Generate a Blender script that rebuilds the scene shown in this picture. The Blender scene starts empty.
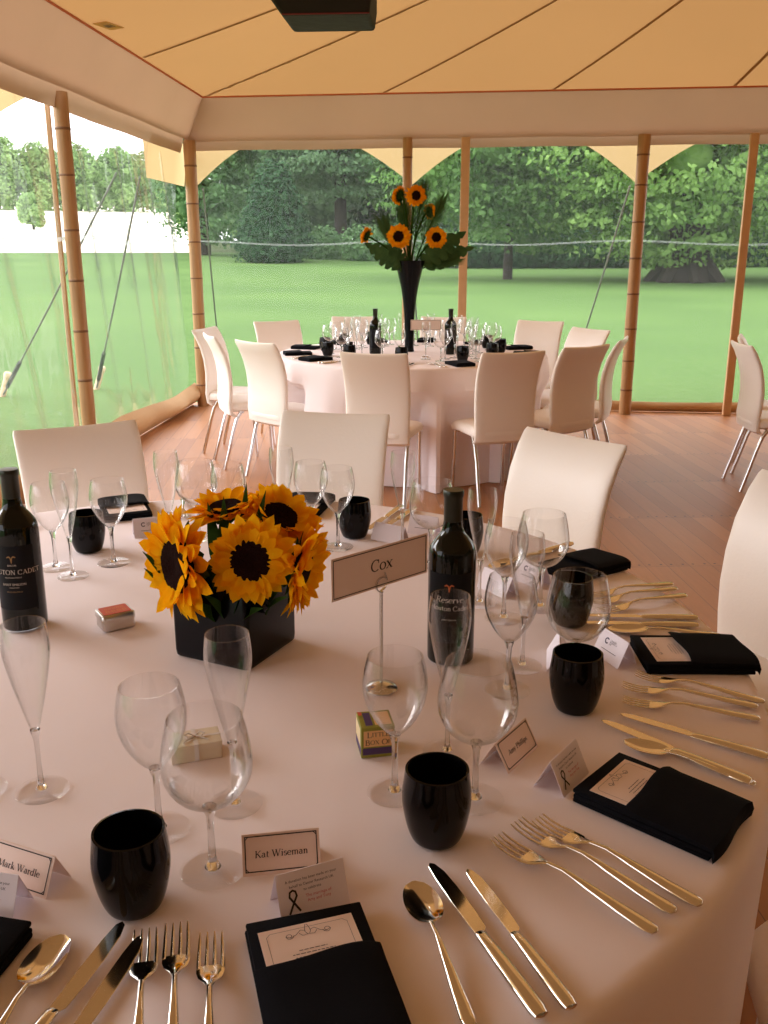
import bpy, bmesh, math, random
import numpy as np
from mathutils import Vector, Matrix
PI = math.pi
random.seed(7)
rng = np.random.default_rng(11)
SC = bpy.context.scene
COL = SC.collection

# ------------------------------------------------------------------ camera, sky, exposure
cam_d = bpy.data.cameras.new('camera')
cam = bpy.data.objects.new('camera', cam_d)
COL.objects.link(cam)
SC.camera = cam
cam_d.sensor_fit = 'VERTICAL'
cam_d.sensor_height = 24.0
cam_d.lens = 24.0 * 920.0 / 1024.0
cam_d.clip_start = 0.02
cam_d.clip_end = 900
PITCH = math.atan(262 / 920.0)
cam.location = (0, 0, 1.43)
cam.rotation_euler = (PI / 2 - PITCH, 0, math.radians(3.8))

world = bpy.data.worlds.new('sky')
SC.world = world
world.use_nodes = True
wn = world.node_tree.nodes
bg = wn['Background']
bg.inputs[0].default_value = (0.98, 0.965, 1.02, 1)
bg.inputs[1].default_value = 3.2

sun_d = bpy.data.lights.new('sun', 'SUN')
sun_d.energy = 4.2
sun_d.angle = math.radians(40)
sun_d.color = (1.0, 0.96, 0.95)
sun = bpy.data.objects.new('sun', sun_d)
COL.objects.link(sun)
sun.rotation_euler = Vector((1, -.30, -.55)).to_track_quat('-Z', 'Y').to_euler()

SC.view_settings.view_transform = 'Standard'
SC.view_settings.look = 'None'
SC.view_settings.exposure = -0.08
SC.view_settings.gamma = 1.0
SC.view_settings.use_curve_mapping = False
SC.cycles.transparent_max_bounces = 96
SC.cycles.max_bounces = 14
SC.cycles.diffuse_bounces = 6
SC.cycles.glossy_bounces = 5
SC.cycles.transmission_bounces = 12
SC.cycles.sample_clamp_indirect = 6.0

# ------------------------------------------------------------------ materials
def s2l(c):
    return tuple((v / 12.92 if v <= 0.04045 else ((v + 0.055) / 1.055) ** 2.4) for v in [x / 255.0 for x in c])

def new_mat(name):
    m = bpy.data.materials.new(name)
    m.use_nodes = True
    nt = m.node_tree
    return m, nt, nt.nodes, nt.links, nt.nodes['Principled BSDF']

def pmat(name, col, rough=0.5, metal=0.0, vary=0.0, scale=8.0, bump=0.0, bscale=60.0, spec=0.5, coat=0.0, trans=0.0):
    m, nt, N, L, b = new_mat(name)
    b.inputs['Base Color'].default_value = (*col, 1)
    b.inputs['Roughness'].default_value = rough
    b.inputs['Metallic'].default_value = metal
    b.inputs['Specular IOR Level'].default_value = spec
    if coat:
        b.inputs['Coat Weight'].default_value = coat
        b.inputs['Coat Roughness'].default_value = 0.05
    if trans:
        b.inputs['Transmission Weight'].default_value = trans
    tc = N.new('ShaderNodeTexCoord')
    if vary:
        no = N.new('ShaderNodeTexNoise')
        no.inputs['Scale'].default_value = scale
        no.inputs['Detail'].default_value = 5
        L.new(tc.outputs['Object'], no.inputs['Vector'])
        mx = N.new('ShaderNodeMix')
        mx.data_type = 'RGBA'
        mx.inputs[6].default_value = (*[c * (1 - vary) for c in col], 1)
        mx.inputs[7].default_value = (*[min(1, c * (1 + vary)) for c in col], 1)
        L.new(no.outputs['Fac'], mx.inputs[0])
        L.new(mx.outputs[2], b.inputs['Base Color'])
    if bump:
        n2 = N.new('ShaderNodeTexNoise')
        n2.inputs['Scale'].default_value = bscale
        n2.inputs['Detail'].default_value = 4
        L.new(tc.outputs['Object'], n2.inputs['Vector'])
        bp = N.new('ShaderNodeBump')
        bp.inputs['Strength'].default_value = bump
        bp.inputs['Distance'].default_value = 0.01
        L.new(n2.outputs['Fac'], bp.inputs['Height'])
        L.new(bp.outputs['Normal'], b.inputs['Normal'])
    return m

def fabric_mat(name, dif, tra, fac, vary=0.06, scale=1.5, bump=0.15, bscale=3.0):
    """thin cloth that reflects on one side and lets light through from the other"""
    m, nt, N, L, b = new_mat(name)
    N.remove(b)
    out = N['Material Output']
    tc = N.new('ShaderNodeTexCoord')
    no = N.new('ShaderNodeTexNoise')
    no.inputs['Scale'].default_value = scale
    no.inputs['Detail'].default_value = 4
    L.new(tc.outputs['Object'], no.inputs['Vector'])
    def mixc(c):
        mx = N.new('ShaderNodeMix')
        mx.data_type = 'RGBA'
        mx.inputs[6].default_value = (*[x * (1 - vary) for x in c], 1)
        mx.inputs[7].default_value = (*[min(1, x * (1 + vary)) for x in c], 1)
        L.new(no.outputs['Fac'], mx.inputs[0])
        return mx.outputs[2]
    bp = N.new('ShaderNodeBump')
    bp.inputs['Strength'].default_value = bump
    bp.inputs['Distance'].default_value = 0.05
    n2 = N.new('ShaderNodeTexNoise')
    n2.inputs['Scale'].default_value = bscale
    L.new(tc.outputs['Object'], n2.inputs['Vector'])
    L.new(n2.outputs['Fac'], bp.inputs['Height'])
    d = N.new('ShaderNodeBsdfDiffuse')
    t = N.new('ShaderNodeBsdfTranslucent')
    L.new(mixc(dif), d.inputs[0])
    L.new(mixc(tra), t.inputs[0])
    L.new(bp.outputs[0], d.inputs['Normal'])
    ms = N.new('ShaderNodeMixShader')
    ms.inputs[0].default_value = fac
    L.new(d.outputs[0], ms.inputs[1])
    L.new(t.outputs[0], ms.inputs[2])
    L.new(ms.outputs[0], out.inputs[0])
    return m

def thin_glass(name, tint, ior, rough, haze=0.0, bump=0.0, bscale=(1, 1, 1), power=2.8):
    m, nt, N, L, b = new_mat(name)
    N.remove(b)
    out = N['Material Output']
    tr = N.new('ShaderNodeBsdfTransparent')
    tr.inputs[0].default_value = (*tint, 1)
    gl = N.new('ShaderNodeBsdfGlossy')
    gl.inputs['Roughness'].default_value = rough
    lw = N.new('ShaderNodeLayerWeight')          # Schlick reflectance, the same from both sides of a thin wall
    lw.inputs['Blend'].default_value = 0.5
    pw = N.new('ShaderNodeMath')
    pw.operation = 'POWER'
    pw.inputs[1].default_value = power
    L.new(lw.outputs['Facing'], pw.inputs[0])
    f0 = ((ior - 1) / (ior + 1)) ** 2
    fr = N.new('ShaderNodeMath')
    fr.operation = 'MULTIPLY_ADD'
    fr.inputs[1].default_value = 1 - f0
    fr.inputs[2].default_value = f0
    L.new(pw.outputs[0], fr.inputs[0])
    if bump:
        tc = N.new('ShaderNodeTexCoord')
        mp = N.new('ShaderNodeMapping')
        mp.inputs['Scale'].default_value = bscale
        no = N.new('ShaderNodeTexNoise')
        no.inputs['Scale'].default_value = 1.0
        no.inputs['Detail'].default_value = 3
        bp = N.new('ShaderNodeBump')
        bp.inputs['Strength'].default_value = bump
        bp.inputs['Distance'].default_value = 0.1
        L.new(tc.outputs['Object'], mp.inputs[0])
        L.new(mp.outputs[0], no.inputs['Vector'])
        L.new(no.outputs['Fac'], bp.inputs['Height'])
        L.new(bp.outputs[0], gl.inputs['Normal'])
        L.new(bp.outputs[0], lw.inputs['Normal'])
    ms = N.new('ShaderNodeMixShader')
    L.new(fr.outputs[0], ms.inputs[0])
    L.new(tr.outputs[0], ms.inputs[1])
    L.new(gl.outputs[0], ms.inputs[2])
    last = ms.outputs[0]
    if haze:
        tl = N.new('ShaderNodeBsdfTranslucent')
        tl.inputs[0].default_value = (.9, .9, .9, 1)
        m2 = N.new('ShaderNodeMixShader')
        m2.inputs[0].default_value = haze
        L.new(last, m2.inputs[1])
        L.new(tl.outputs[0], m2.inputs[2])
        last = m2.outputs[0]
    L.new(last, out.inputs[0])
    return m

def leaf_mat(name, a, b_, scale=0.6, trans=0.35):
    m, nt, N, L, b = new_mat(name)
    N.remove(b)
    out = N['Material Output']
    tc = N.new('ShaderNodeTexCoord')
    no = N.new('ShaderNodeTexNoise')
    no.inputs['Scale'].default_value = scale
    no.inputs['Detail'].default_value = 6
    no.inputs['Roughness'].default_value = 0.7
    L.new(tc.outputs['Object'], no.inputs['Vector'])
    cr = N.new('ShaderNodeValToRGB')
    cr.color_ramp.elements[0].position = 0.32
    cr.color_ramp.elements[1].position = 0.68
    cr.color_ramp.elements[0].color = (*a, 1)
    cr.color_ramp.elements[1].color = (*b_, 1)
    L.new(no.outputs['Fac'], cr.inputs[0])
    d = N.new('ShaderNodeBsdfDiffuse')
    t = N.new('ShaderNodeBsdfTranslucent')
    L.new(cr.outputs[0], d.inputs[0])
    L.new(cr.outputs[0], t.inputs[0])
    ms = N.new('ShaderNodeMixShader')
    ms.inputs[0].default_value = trans
    L.new(d.outputs[0], ms.inputs[1])
    L.new(t.outputs[0], ms.inputs[2])
    L.new(ms.outputs[0], out.inputs[0])
    return m

def floor_mat():
    m, nt, N, L, b = new_mat('floorboards')
    tc = N.new('ShaderNodeTexCoord')
    mp = N.new('ShaderNodeMapping')
    mp.inputs['Rotation'].default_value = (0, 0, math.radians(-97.2))
    L.new(tc.outputs['Object'], mp.inputs[0])
    br = N.new('ShaderNodeTexBrick')
    br.offset = 0.0
    br.inputs['Color1'].default_value = (*s2l((176, 120, 70)), 1)
    br.inputs['Color2'].default_value = (*s2l((154, 100, 56)), 1)
    br.inputs['Mortar'].default_value = (*s2l((120, 80, 52)), 1)
    br.inputs['Scale'].default_value = 1.0
    br.inputs['Mortar Size'].default_value = 0.0018
    br.inputs['Mortar Smooth'].default_value = 0.3
    br.inputs['Brick Width'].default_value = 0.8
    br.inputs['Row Height'].default_value = 0.105
    L.new(mp.outputs[0], br.inputs['Vector'])
    m2 = N.new('ShaderNodeMapping')
    m2.inputs['Scale'].default_value = (2.0, 26.0, 1.0)
    L.new(mp.outputs[0], m2.inputs[0])
    no = N.new('ShaderNodeTexNoise')
    no.inputs['Scale'].default_value = 2.0
    no.inputs['Detail'].default_value = 6
    no.inputs['Distortion'].default_value = 0.6
    L.new(m2.outputs[0], no.inputs['Vector'])
    gr = N.new('ShaderNodeMix')
    gr.data_type = 'RGBA'
    gr.blend_type = 'MULTIPLY'
    gr.inputs[0].default_value = 0.5
    cr = N.new('ShaderNodeValToRGB')
    cr.color_ramp.elements[0].color = (.70, .66, .62, 1)
    cr.color_ramp.elements[1].color = (1.25, 1.22, 1.2, 1)
    L.new(no.outputs['Fac'], cr.inputs[0])
    L.new(br.outputs['Color'], gr.inputs[6])
    L.new(cr.outputs[0], gr.inputs[7])
    # nail heads near each cross joint
    sx = N.new('ShaderNodeSeparateXYZ')
    L.new(mp.outputs[0], sx.inputs[0])
    def M(op, a, v=None, v2=None):
        n = N.new('ShaderNodeMath')
        n.operation = op
        if isinstance(a, (int, float)): n.inputs[0].default_value = a
        else: L.new(a, n.inputs[0])
        if v is not None:
            if isinstance(v, (int, float)): n.inputs[1].default_value = v
            else: L.new(v, n.inputs[1])
        return n.outputs[0]
    fx = M('MULTIPLY', M('SUBTRACT', M('FRACT', M('DIVIDE', sx.outputs[0], 0.8)), 0.035), 0.8)
    fy = M('MULTIPLY', M('SUBTRACT', M('FRACT', M('DIVIDE', sx.outputs[1], 0.105)), 0.5), 0.105)
    fy2 = M('SUBTRACT', M('ABSOLUTE', fy), 0.028)
    dd = M('SQRT', M('ADD', M('MULTIPLY', fx, fx), M('MULTIPLY', fy2, fy2)))
    nail = M('LESS_THAN', dd, 0.0065)
    mx = N.new('ShaderNodeMix')
    mx.data_type = 'RGBA'
    mx.inputs[7].default_value = (.06, .035, .025, 1)
    L.new(nail, mx.inputs[0])
    L.new(gr.outputs[2], mx.inputs[6])
    L.new(mx.outputs[2], b.inputs['Base Color'])
    b.inputs['Roughness'].default_value = 0.42
    b.inputs['Specular IOR Level'].default_value = 0.5
    bp = N.new('ShaderNodeBump')
    bp.inputs['Strength'].default_value = 0.25
    bp.inputs['Distance'].default_value = 0.004
    L.new(br.outputs['Fac'], bp.inputs['Height'])
    bp.invert = True
    L.new(bp.outputs[0], b.inputs['Normal'])
    return m

def lawn_mat(name, c1, c2, c3):
    m, nt, N, L, b = new_mat(name)
    tc = N.new('ShaderNodeTexCoord')
    no = N.new('ShaderNodeTexNoise')
    no.inputs['Scale'].default_value = 0.12
    no.inputs['Detail'].default_value = 6
    n2 = N.new('ShaderNodeTexNoise')
    n2.inputs['Scale'].default_value = 9.0
    n2.inputs['Detail'].default_value = 8
    n2.inputs['Roughness'].default_value = 0.75
    L.new(tc.outputs['Object'], no.inputs['Vector'])
    L.new(tc.outputs['Object'], n2.inputs['Vector'])
    cr = N.new('ShaderNodeValToRGB')
    cr.color_ramp.elements[0].position = 0.3
    cr.color_ramp.elements[1].position = 0.7
    cr.color_ramp.elements[0].color = (*c1, 1)
    cr.color_ramp.elements[1].color = (*c2, 1)
    L.new(no.outputs['Fac'], cr.inputs[0])
    mx = N.new('ShaderNodeMix')
    mx.data_type = 'RGBA'
    mx.inputs[7].default_value = (*c3, 1)
    c2r = N.new('ShaderNodeValToRGB')
    c2r.color_ramp.elements[0].position = 0.45
    c2r.color_ramp.elements[1].position = 0.8
    L.new(n2.outputs['Fac'], c2r.inputs[0])
    L.new(c2r.outputs[0], mx.inputs[0])
    L.new(cr.outputs[0], mx.inputs[6])
    L.new(mx.outputs[2], b.inputs['Base Color'])
    b.inputs['Roughness'].default_value = 0.95
    b.inputs['Specular IOR Level'].default_value = 0.1
    bp = N.new('ShaderNodeBump')
    bp.inputs['Strength'].default_value = 0.5
    bp.inputs['Distance'].default_value = 0.05
    L.new(n2.outputs['Fac'], bp.inputs['Height'])
    L.new(bp.outputs[0], b.inputs['Normal'])
    return m

def bamboo_mat():
    m, nt, N, L, b = new_mat('pole_wood')
    tc = N.new('ShaderNodeTexCoord')
    mp = N.new('ShaderNodeMapping')
    mp.inputs['Scale'].default_value = (30, 30, 1.2)
    no = N.new('ShaderNodeTexNoise')
    no.inputs['Scale'].default_value = 1.5
    no.inputs['Detail'].default_value = 6
    L.new(tc.outputs['Object'], mp.inputs[0])
    L.new(mp.outputs[0], no.inputs['Vector'])
    cr = N.new('ShaderNodeValToRGB')
    cr.color_ramp.elements[0].color = (*s2l((138, 98, 60)), 1)
    cr.color_ramp.elements[1].color = (*s2l((196, 152, 102)), 1)
    L.new(no.outputs['Fac'], cr.inputs[0])
    L.new(cr.outputs[0], b.inputs['Base Color'])
    b.inputs['Roughness'].default_value = 0.5
    return m

M = {}
M['canvas'] = fabric_mat('roof_canvas', (.52, .35, .20), (.27, .142, .050), .5, .05, .8, .25, 1.2)
M['shading'] = fabric_mat('shading_roof_canvas', (.34, .22, .14), (.125, .062, .022), .5)  # less translucent canvas for the out-of-view roof, weakens the top light
M['band'] = fabric_mat('eave_band_canvas', (.62, .46, .33), (.24, .145, .085), .4, .07, 1.5, .4, 2.0)
M['band_low'] = fabric_mat('eave_hem_canvas', (.52, .38, .28), (.26, .17, .10), .3, .07, 2.0)
M['wall_dimmer'] = fabric_mat('dimming_wall_canvas', (.36, .26, .17), (.10, .06, .03), .4)
M['flap'] = fabric_mat('eave_flap_canvas', (.66, .50, .30), (.62, .44, .22), .5, .08, 2.0)
M['skirt'] = pmat('mud_skirt_canvas', s2l((196, 158, 112)), .7, vary=.1, scale=3, bump=.3, bscale=6)
M['seam'] = fabric_mat('roof_seam_webbing', (.44, .28, .15), (.26, .135, .048), .5)
M['pipe'] = pmat('roof_piping', s2l((196, 100, 55)), .7)
M['pvc'] = thin_glass('clear_pvc', (.99, .995, .99), 1.18, .03, haze=.035, bump=.6, power=4.0, bscale=(1.5, 1.5, .5))
M['pvc_seam'] = thin_glass('welded_pvc_seam', (.8, .84, .83), 1.5, .15, haze=.22)
M['floor'] = floor_mat()
M['lawn'] = lawn_mat('lawn_grass', s2l((74, 104, 54)), s2l((96, 126, 66)), s2l((114, 140, 82)))
M['field'] = lawn_mat('dry_field', s2l((246, 232, 208)), s2l((252, 244, 226)), s2l((255, 250, 238)))
M['wood_floor'] = lawn_mat('woodland_floor', s2l((58, 70, 40)), s2l((74, 90, 50)), s2l((92, 104, 62)))
M['pole'] = bamboo_mat()
M['ring'] = pmat('pole_node', s2l((116, 78, 46)), .6)
M['timber'] = pmat('thin_pole_timber', s2l((204, 164, 122)), .55, vary=.15, scale=12)
M['rope'] = pmat('guy_rope', s2l((112, 112, 104)), .8)
M['strap'] = pmat('black_strap', s2l((36, 48, 40)), .7)
M['stake'] = pmat('stake_wood', s2l((226, 196, 160)), .7)
M['trunk'] = pmat('bark', s2l((44, 36, 28)), .9, vary=.35, scale=1.5, bump=.8, bscale=3)
M['leather'] = pmat('white_leatherette', s2l((242, 235, 227)), .42, vary=.02, scale=4, bump=.06, bscale=120)
M['chrome'] = pmat('chrome', (.75, .74, .73), .18, 1.0)
M['steel'] = pmat('cutlery_steel', (.82, .78, .71), .10, 1.0)
M['cloth'] = pmat('white_tablecloth', s2l((243, 233, 235)), .85, vary=.012, scale=5, bump=.30, bscale=6, spec=.2)
M['black_glass'] = pmat('black_glass', (.003, .003, .004), .10, spec=.22)
M['napkin'] = pmat('black_napkin', (.0045, .005, .008), .95, vary=.3, scale=30, bump=.08, bscale=300, spec=.12)
M['vase_black'] = pmat('black_satin_glass', (.003, .004, .007), .25, spec=.18)
M['bottle'] = pmat('dark_bottle_glass', (.003, .005, .004), .06, spec=.35)
M['capsule'] = pmat('bottle_capsule', (.016, .018, .010), .32, .2)
M['label'] = pmat('black_bottle_label', (.005, .005, .008), .6, spec=.2)
M['white_ink'] = pmat('pale_ink', s2l((198, 186, 176)), .6)
M['orange_ink'] = pmat('orange_ink', s2l((190, 96, 48)), .6)
M['gold_ink'] = pmat('gold_ink', s2l((150, 112, 62)), .5)
M['ink'] = pmat('black_ink', s2l((44, 32, 34)), .7)
M['grey_ink'] = pmat('grey_ink', s2l((96, 84, 88)), .7)
M['purple_ink'] = pmat('purple_ink', s2l((66, 48, 84)), .7)
M['pink_ink'] = pmat('pink_ink', s2l((204, 96, 118)), .7)
M['card'] = pmat('card_stock', s2l((238, 218, 208)), .75, vary=.02, scale=20)
M['wcard'] = pmat('white_card', s2l((240, 232, 240)), .75)
M['glass'] = thin_glass('drinking_glass', (.99, .99, .99), 1.25, .01, power=5.0)
mg, _, _, _, pb = new_mat('solid_glass')
pb.inputs['Transmission Weight'].default_value = 1.0
pb.inputs['Roughness'].default_value = 0.0
pb.inputs['IOR'].default_value = 1.45
M['solid'] = mg
M['bowl'] = thin_glass('thin_bowl_glass', (.99, .99, .99), 1.34, .01, power=2.6)
M['petal'] = leaf_mat('sunflower_petal', s2l((250, 172, 10)), s2l((255, 206, 34)), 30, .35)
M['petal_dark'] = leaf_mat('sunflower_petal_orange', s2l((240, 150, 10)), s2l((255, 184, 26)), 12, .3)
M['disc'] = pmat('sunflower_disc', s2l((34, 16, 13)), 1.0, vary=.5, scale=160, bump=.9, bscale=260, spec=.05)
M['green'] = leaf_mat('flower_leaf', s2l((34, 58, 22)), s2l((62, 92, 40)), 22, .25)
M['dgreen'] = leaf_mat('palm_leaf', s2l((46, 70, 42)), s2l((84, 110, 66)), 4, .25)
M['tin'] = pmat('tin_metal', (.62, .58, .55), .3, 1.0)
M['red_label'] = pmat('orange_red_label', s2l((206, 84, 50)), .5, vary=.15, scale=60)
M['yellow_ink'] = pmat('ochre_ink', s2l((222, 142, 60)), .6)
M['box_green'] = pmat('olive_box', s2l((142, 140, 46)), .6, vary=.25, scale=90)
M['box_peach'] = pmat('peach_panel', s2l((236, 186, 124)), .6)
M['box_purple'] = pmat('purple_panel', s2l((74, 52, 104)), .6)
M['box_pale'] = pmat('pale_panel', s2l((226, 208, 164)), .6)
M['favour'] = pmat('favour_box_card', s2l((226, 214, 190)), .7)
M['ribbon'] = pmat('satin_ribbon', s2l((226, 220, 214)), .35)
M['black_cloth'] = pmat('black_cover_cloth', (.006, .006, .007), .75, bump=.5, bscale=14)
M['red_edge'] = pmat('red_edge', s2l((110, 20, 30)), .6)
M['gold_label'] = pmat('gold_woven_label', s2l((196, 146, 60)), .6, vary=.2, scale=50)
LEAFSETS = [
    leaf_mat('lime_tree_leaf', s2l((82, 122, 62)), s2l((168, 204, 118)), .8, .4),
    leaf_mat('blue_green_leaf', s2l((92, 124, 92)), s2l((150, 182, 136)), .7, .35),
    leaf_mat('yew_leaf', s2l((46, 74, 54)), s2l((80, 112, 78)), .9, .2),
    leaf_mat('hedge_leaf', s2l((84, 120, 80)), s2l((128, 164, 108)), .9, .25),
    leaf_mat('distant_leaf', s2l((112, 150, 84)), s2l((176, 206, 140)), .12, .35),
    leaf_mat('mid_green_leaf', s2l((72, 108, 62)), s2l((136, 174, 104)), .8, .4),
]

# ------------------------------------------------------------------ mesh helpers
class MB:
    def __init__(self):
        self.v, self.f, self.m, self.mi = [], [], [], 0
    def add(self, vs, fs):
        o = len(self.v)
        self.v += [tuple(p) for p in vs]
        for f in fs:
            self.f.append([i + o for i in f])
            self.m.append(self.mi)
        return self
    def grid(self, P, closeu=False, closev=False):
        nu, nv = len(P), len(P[0])
        vs = [p for r in P for p in r]
        fs = []
        for i in range(nu if closeu else nu - 1):
            for j in range(nv if closev else nv - 1):
                a, b = i, (i + 1) % nu
                c, d = j, (j + 1) % nv
                fs.append([a * nv + c, b * nv + c, b * nv + d, a * nv + d])
        return self.add(vs, fs)
    def loft(self, rings, caps=True):
        n = len(rings[0])
        self.grid(rings, False, True)
        if caps:
            self.add(rings[0], [list(range(n))[::-1]])
            self.add(rings[-1], [list(range(n))])
        return self
    def lathe(self, prof, seg=32, c=(0, 0, 0), cap0=False, cap1=False):
        P = []
        for r, z in prof:
            P.append([(c[0] + r * math.cos(2 * PI * k / seg), c[1] + r * math.sin(2 * PI * k / seg), c[2] + z) for k in range(seg)])
        self.grid(P, False, True)
        if cap0: self.add(P[0], [list(range(seg))[::-1]])
        if cap1: self.add(P[-1], [list(range(seg))])
        return self
    def tube(self, pts, r, seg=10, caps=True):
        pts = [Vector(p) for p in pts]
        rs = r if isinstance(r, (list, tuple)) else [r] * len(pts)
        rings = []
        t0 = (pts[1] - pts[0]).normalized()
        n = Vector((0, 0, 1)) if abs(t0.z) < .9 else Vector((1, 0, 0))
        n = (n - t0 * n.dot(t0)).normalized()
        for i, p in enumerate(pts):
            t = (pts[min(i + 1, len(pts) - 1)] - pts[max(i - 1, 0)]).normalized()
            n = (n - t * n.dot(t)).normalized()
            b = t.cross(n)
            rings.append([tuple(p + (n * math.cos(2 * PI * k / seg) + b * math.sin(2 * PI * k / seg)) * rs[i]) for k in range(seg)])
        return self.loft(rings, caps)
    def box(self, x0, x1, y0, y1, z0, z1):
        vs = [(x0, y0, z0), (x1, y0, z0), (x1, y1, z0), (x0, y1, z0), (x0, y0, z1), (x1, y0, z1), (x1, y1, z1), (x0, y1, z1)]
        return self.add(vs, [[3, 2, 1, 0], [4, 5, 6, 7], [0, 1, 5, 4], [1, 2, 6, 5], [2, 3, 7, 6], [3, 0, 4, 7]])
    def prism(self, poly, z0, z1):
        n = len(poly)
        vs = [(x, y, z0) for x, y in poly] + [(x, y, z1) for x, y in poly]
        fs = [list(range(n))[::-1], list(range(n, 2 * n))] + [[i, (i + 1) % n, n + (i + 1) % n, n + i] for i in range(n)]
        return self.add(vs, fs)
    def xf(self, Mx):
        self.v = [tuple(Mx @ Vector(p)) for p in self.v]
        return self
    def build(self, name, mats, parent=None, smooth=True, bevel=0.0, bseg=2, recalc=True, sub=0):
        me = bpy.data.meshes.new(name)
        me.from_pydata(self.v, [], self.f)
        if not isinstance(mats, (list, tuple)): mats = [mats]
        for m in mats: me.materials.append(m)
        me.polygons.foreach_set('material_index', self.m)
        bm = bmesh.new()
        bm.from_mesh(me)
        if recalc:
            bmesh.ops.remove_doubles(bm, verts=bm.verts, dist=1e-6)
            bmesh.ops.recalc_face_normals(bm, faces=bm.faces)
        if bevel:
            bmesh.ops.bevel(bm, geom=[e for e in bm.edges if e.is_manifold and e.calc_face_angle(0) > .5] , offset=bevel, segments=bseg, profile=.5, affect='EDGES', clamp_overlap=True)
        bm.to_mesh(me)
        bm.free()
        me.polygons.foreach_set('use_smooth', [smooth] * len(me.polygons))
        if smooth:
            me.set_sharp_from_angle(angle=math.radians(42))
        o = bpy.data.objects.new(name, me)
        COL.objects.link(o)
        if parent: o.parent = parent
        if sub:
            md = o.modifiers.new('sub', 'SUBSURF')
            md.levels = sub
            md.render_levels = sub
        return o

def tag(o, label=None, cat=None, group=None, kind=None):
    if label: o['label'] = label
    if cat: o['category'] = cat
    if group: o['group'] = group
    if kind: o['kind'] = kind
    return o

def empty(name, loc=(0, 0, 0), rz=0.0, label=None, cat=None, group=None):
    o = bpy.data.objects.new(name, None)
    o.empty_display_size = .05
    COL.objects.link(o)
    o.location = loc
    o.rotation_euler = (0, 0, rz)
    return tag(o, label, cat, group)

def copy_tree(o, parent=None):
    c = o.copy()
    COL.objects.link(c)
    c.parent = parent
    for ch in list(o.children):
        copy_tree(ch, c)
    return c

class Proto:
    """first call places the original, later calls place copies of it and its parts"""
    def __init__(self, root): self.root, self.used = root, False
    def put(self, x, y, z, rz, label, group=None, s=None):
        o = copy_tree(self.root) if self.used else self.root
        self.used = True
        o.location = (x, y, z)
        o.rotation_euler = (0, 0, rz)
        if s: o.scale = (s, s, s)
        o['label'] = label
        if group: o['group'] = group
        return o

def struct(o): return tag(o, kind='structure')

def leaf_cloud(name, blobs, n, size, mat, parent=None, core=True, droop=0.3, zmin=None):
    """leaves scattered over the outside of a few lumps, with a solid inner mass"""
    vol = np.array([b[3] * b[4] * b[5] for b in blobs]) ** (2 / 3)
    per = 40 if n > 15000 else 1                     # big crowns grow in flat boughs of leaves
    nc = n // per
    n = nc * per
    idx = np.repeat(rng.choice(len(blobs), nc, p=vol / vol.sum()), per)
    B = np.array(blobs)[idx]
    d = np.repeat(rng.normal(size=(nc, 3)), per, 0)
    d /= np.linalg.norm(d, axis=1, keepdims=True)
    rad = np.repeat(rng.uniform(.72, 1.08, (nc, 1)), per, 0)
    c = B[:, :3] + d * B[:, 3:6] * rad * np.repeat(np.where(rng.random((nc, 1)) < .3, rng.uniform(1.0, 1.22, (nc, 1)), 1.0), per, 0)
    if per > 1: c += rng.normal(size=(n, 3)) * np.array([.62, .62, .16]) * (size / .25) ** .5
    if zmin is not None: c[:, 2] = np.maximum(c[:, 2], zmin + rng.uniform(0, .4, n))
    nrm = d + rng.normal(scale=.55, size=(n, 3))
    nrm[:, 2] += droop
    nrm /= np.linalg.norm(nrm, axis=1, keepdims=True)
    t = np.cross(nrm, rng.normal(size=(n, 3)))
    t /= np.linalg.norm(t, axis=1, keepdims=True)
    b = np.cross(nrm, t)
    s = size * rng.uniform(.6, 1.4, (n, 1))
    V = np.stack([c - t * s * .5, c + b * s * .33, c + t * s * .6, c - b * s * .33], 1).reshape(-1, 3)
    nv = len(V)
    F = np.arange(nv).reshape(-1, 4)
    vs, fs = V, F
    if core:
        ck = .30 if per > 1 else .55
        mb = MB()
        for (x, y, z, rx, ry, rz) in blobs:
            P = []
            for i in range(9):
                th = PI * i / 8
                P.append([(x + ck * rx * math.sin(th) * math.cos(2 * PI * k / 14), y + ck * ry * math.sin(th) * math.sin(2 * PI * k / 14),
                           max(z + ck * rz * math.cos(th), zmin if zmin is not None else -1e9)) for k in range(14)])
            mb.grid(P, False, True)
        cv = np.array(mb.v)
        cf = np.array(mb.f) + nv
        vs = np.vstack([V, cv])
        fs = np.vstack([F, cf])
    me = bpy.data.meshes.new(name)
    me.vertices.add(len(vs))
    me.vertices.foreach_set('co', vs.astype(np.float32).ravel())
    me.loops.add(fs.size)
    me.loops.foreach_set('vertex_index', fs.astype(np.int32).ravel())
    me.polygons.add(len(fs))
    me.polygons.foreach_set('loop_start', np.arange(0, fs.size, 4, dtype=np.int32))
    me.update(calc_edges=True)
    me.validate()
    me.materials.append(mat)
    o = bpy.data.objects.new(name, me)
    COL.objects.link(o)
    if parent: o.parent = parent
    return o

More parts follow.
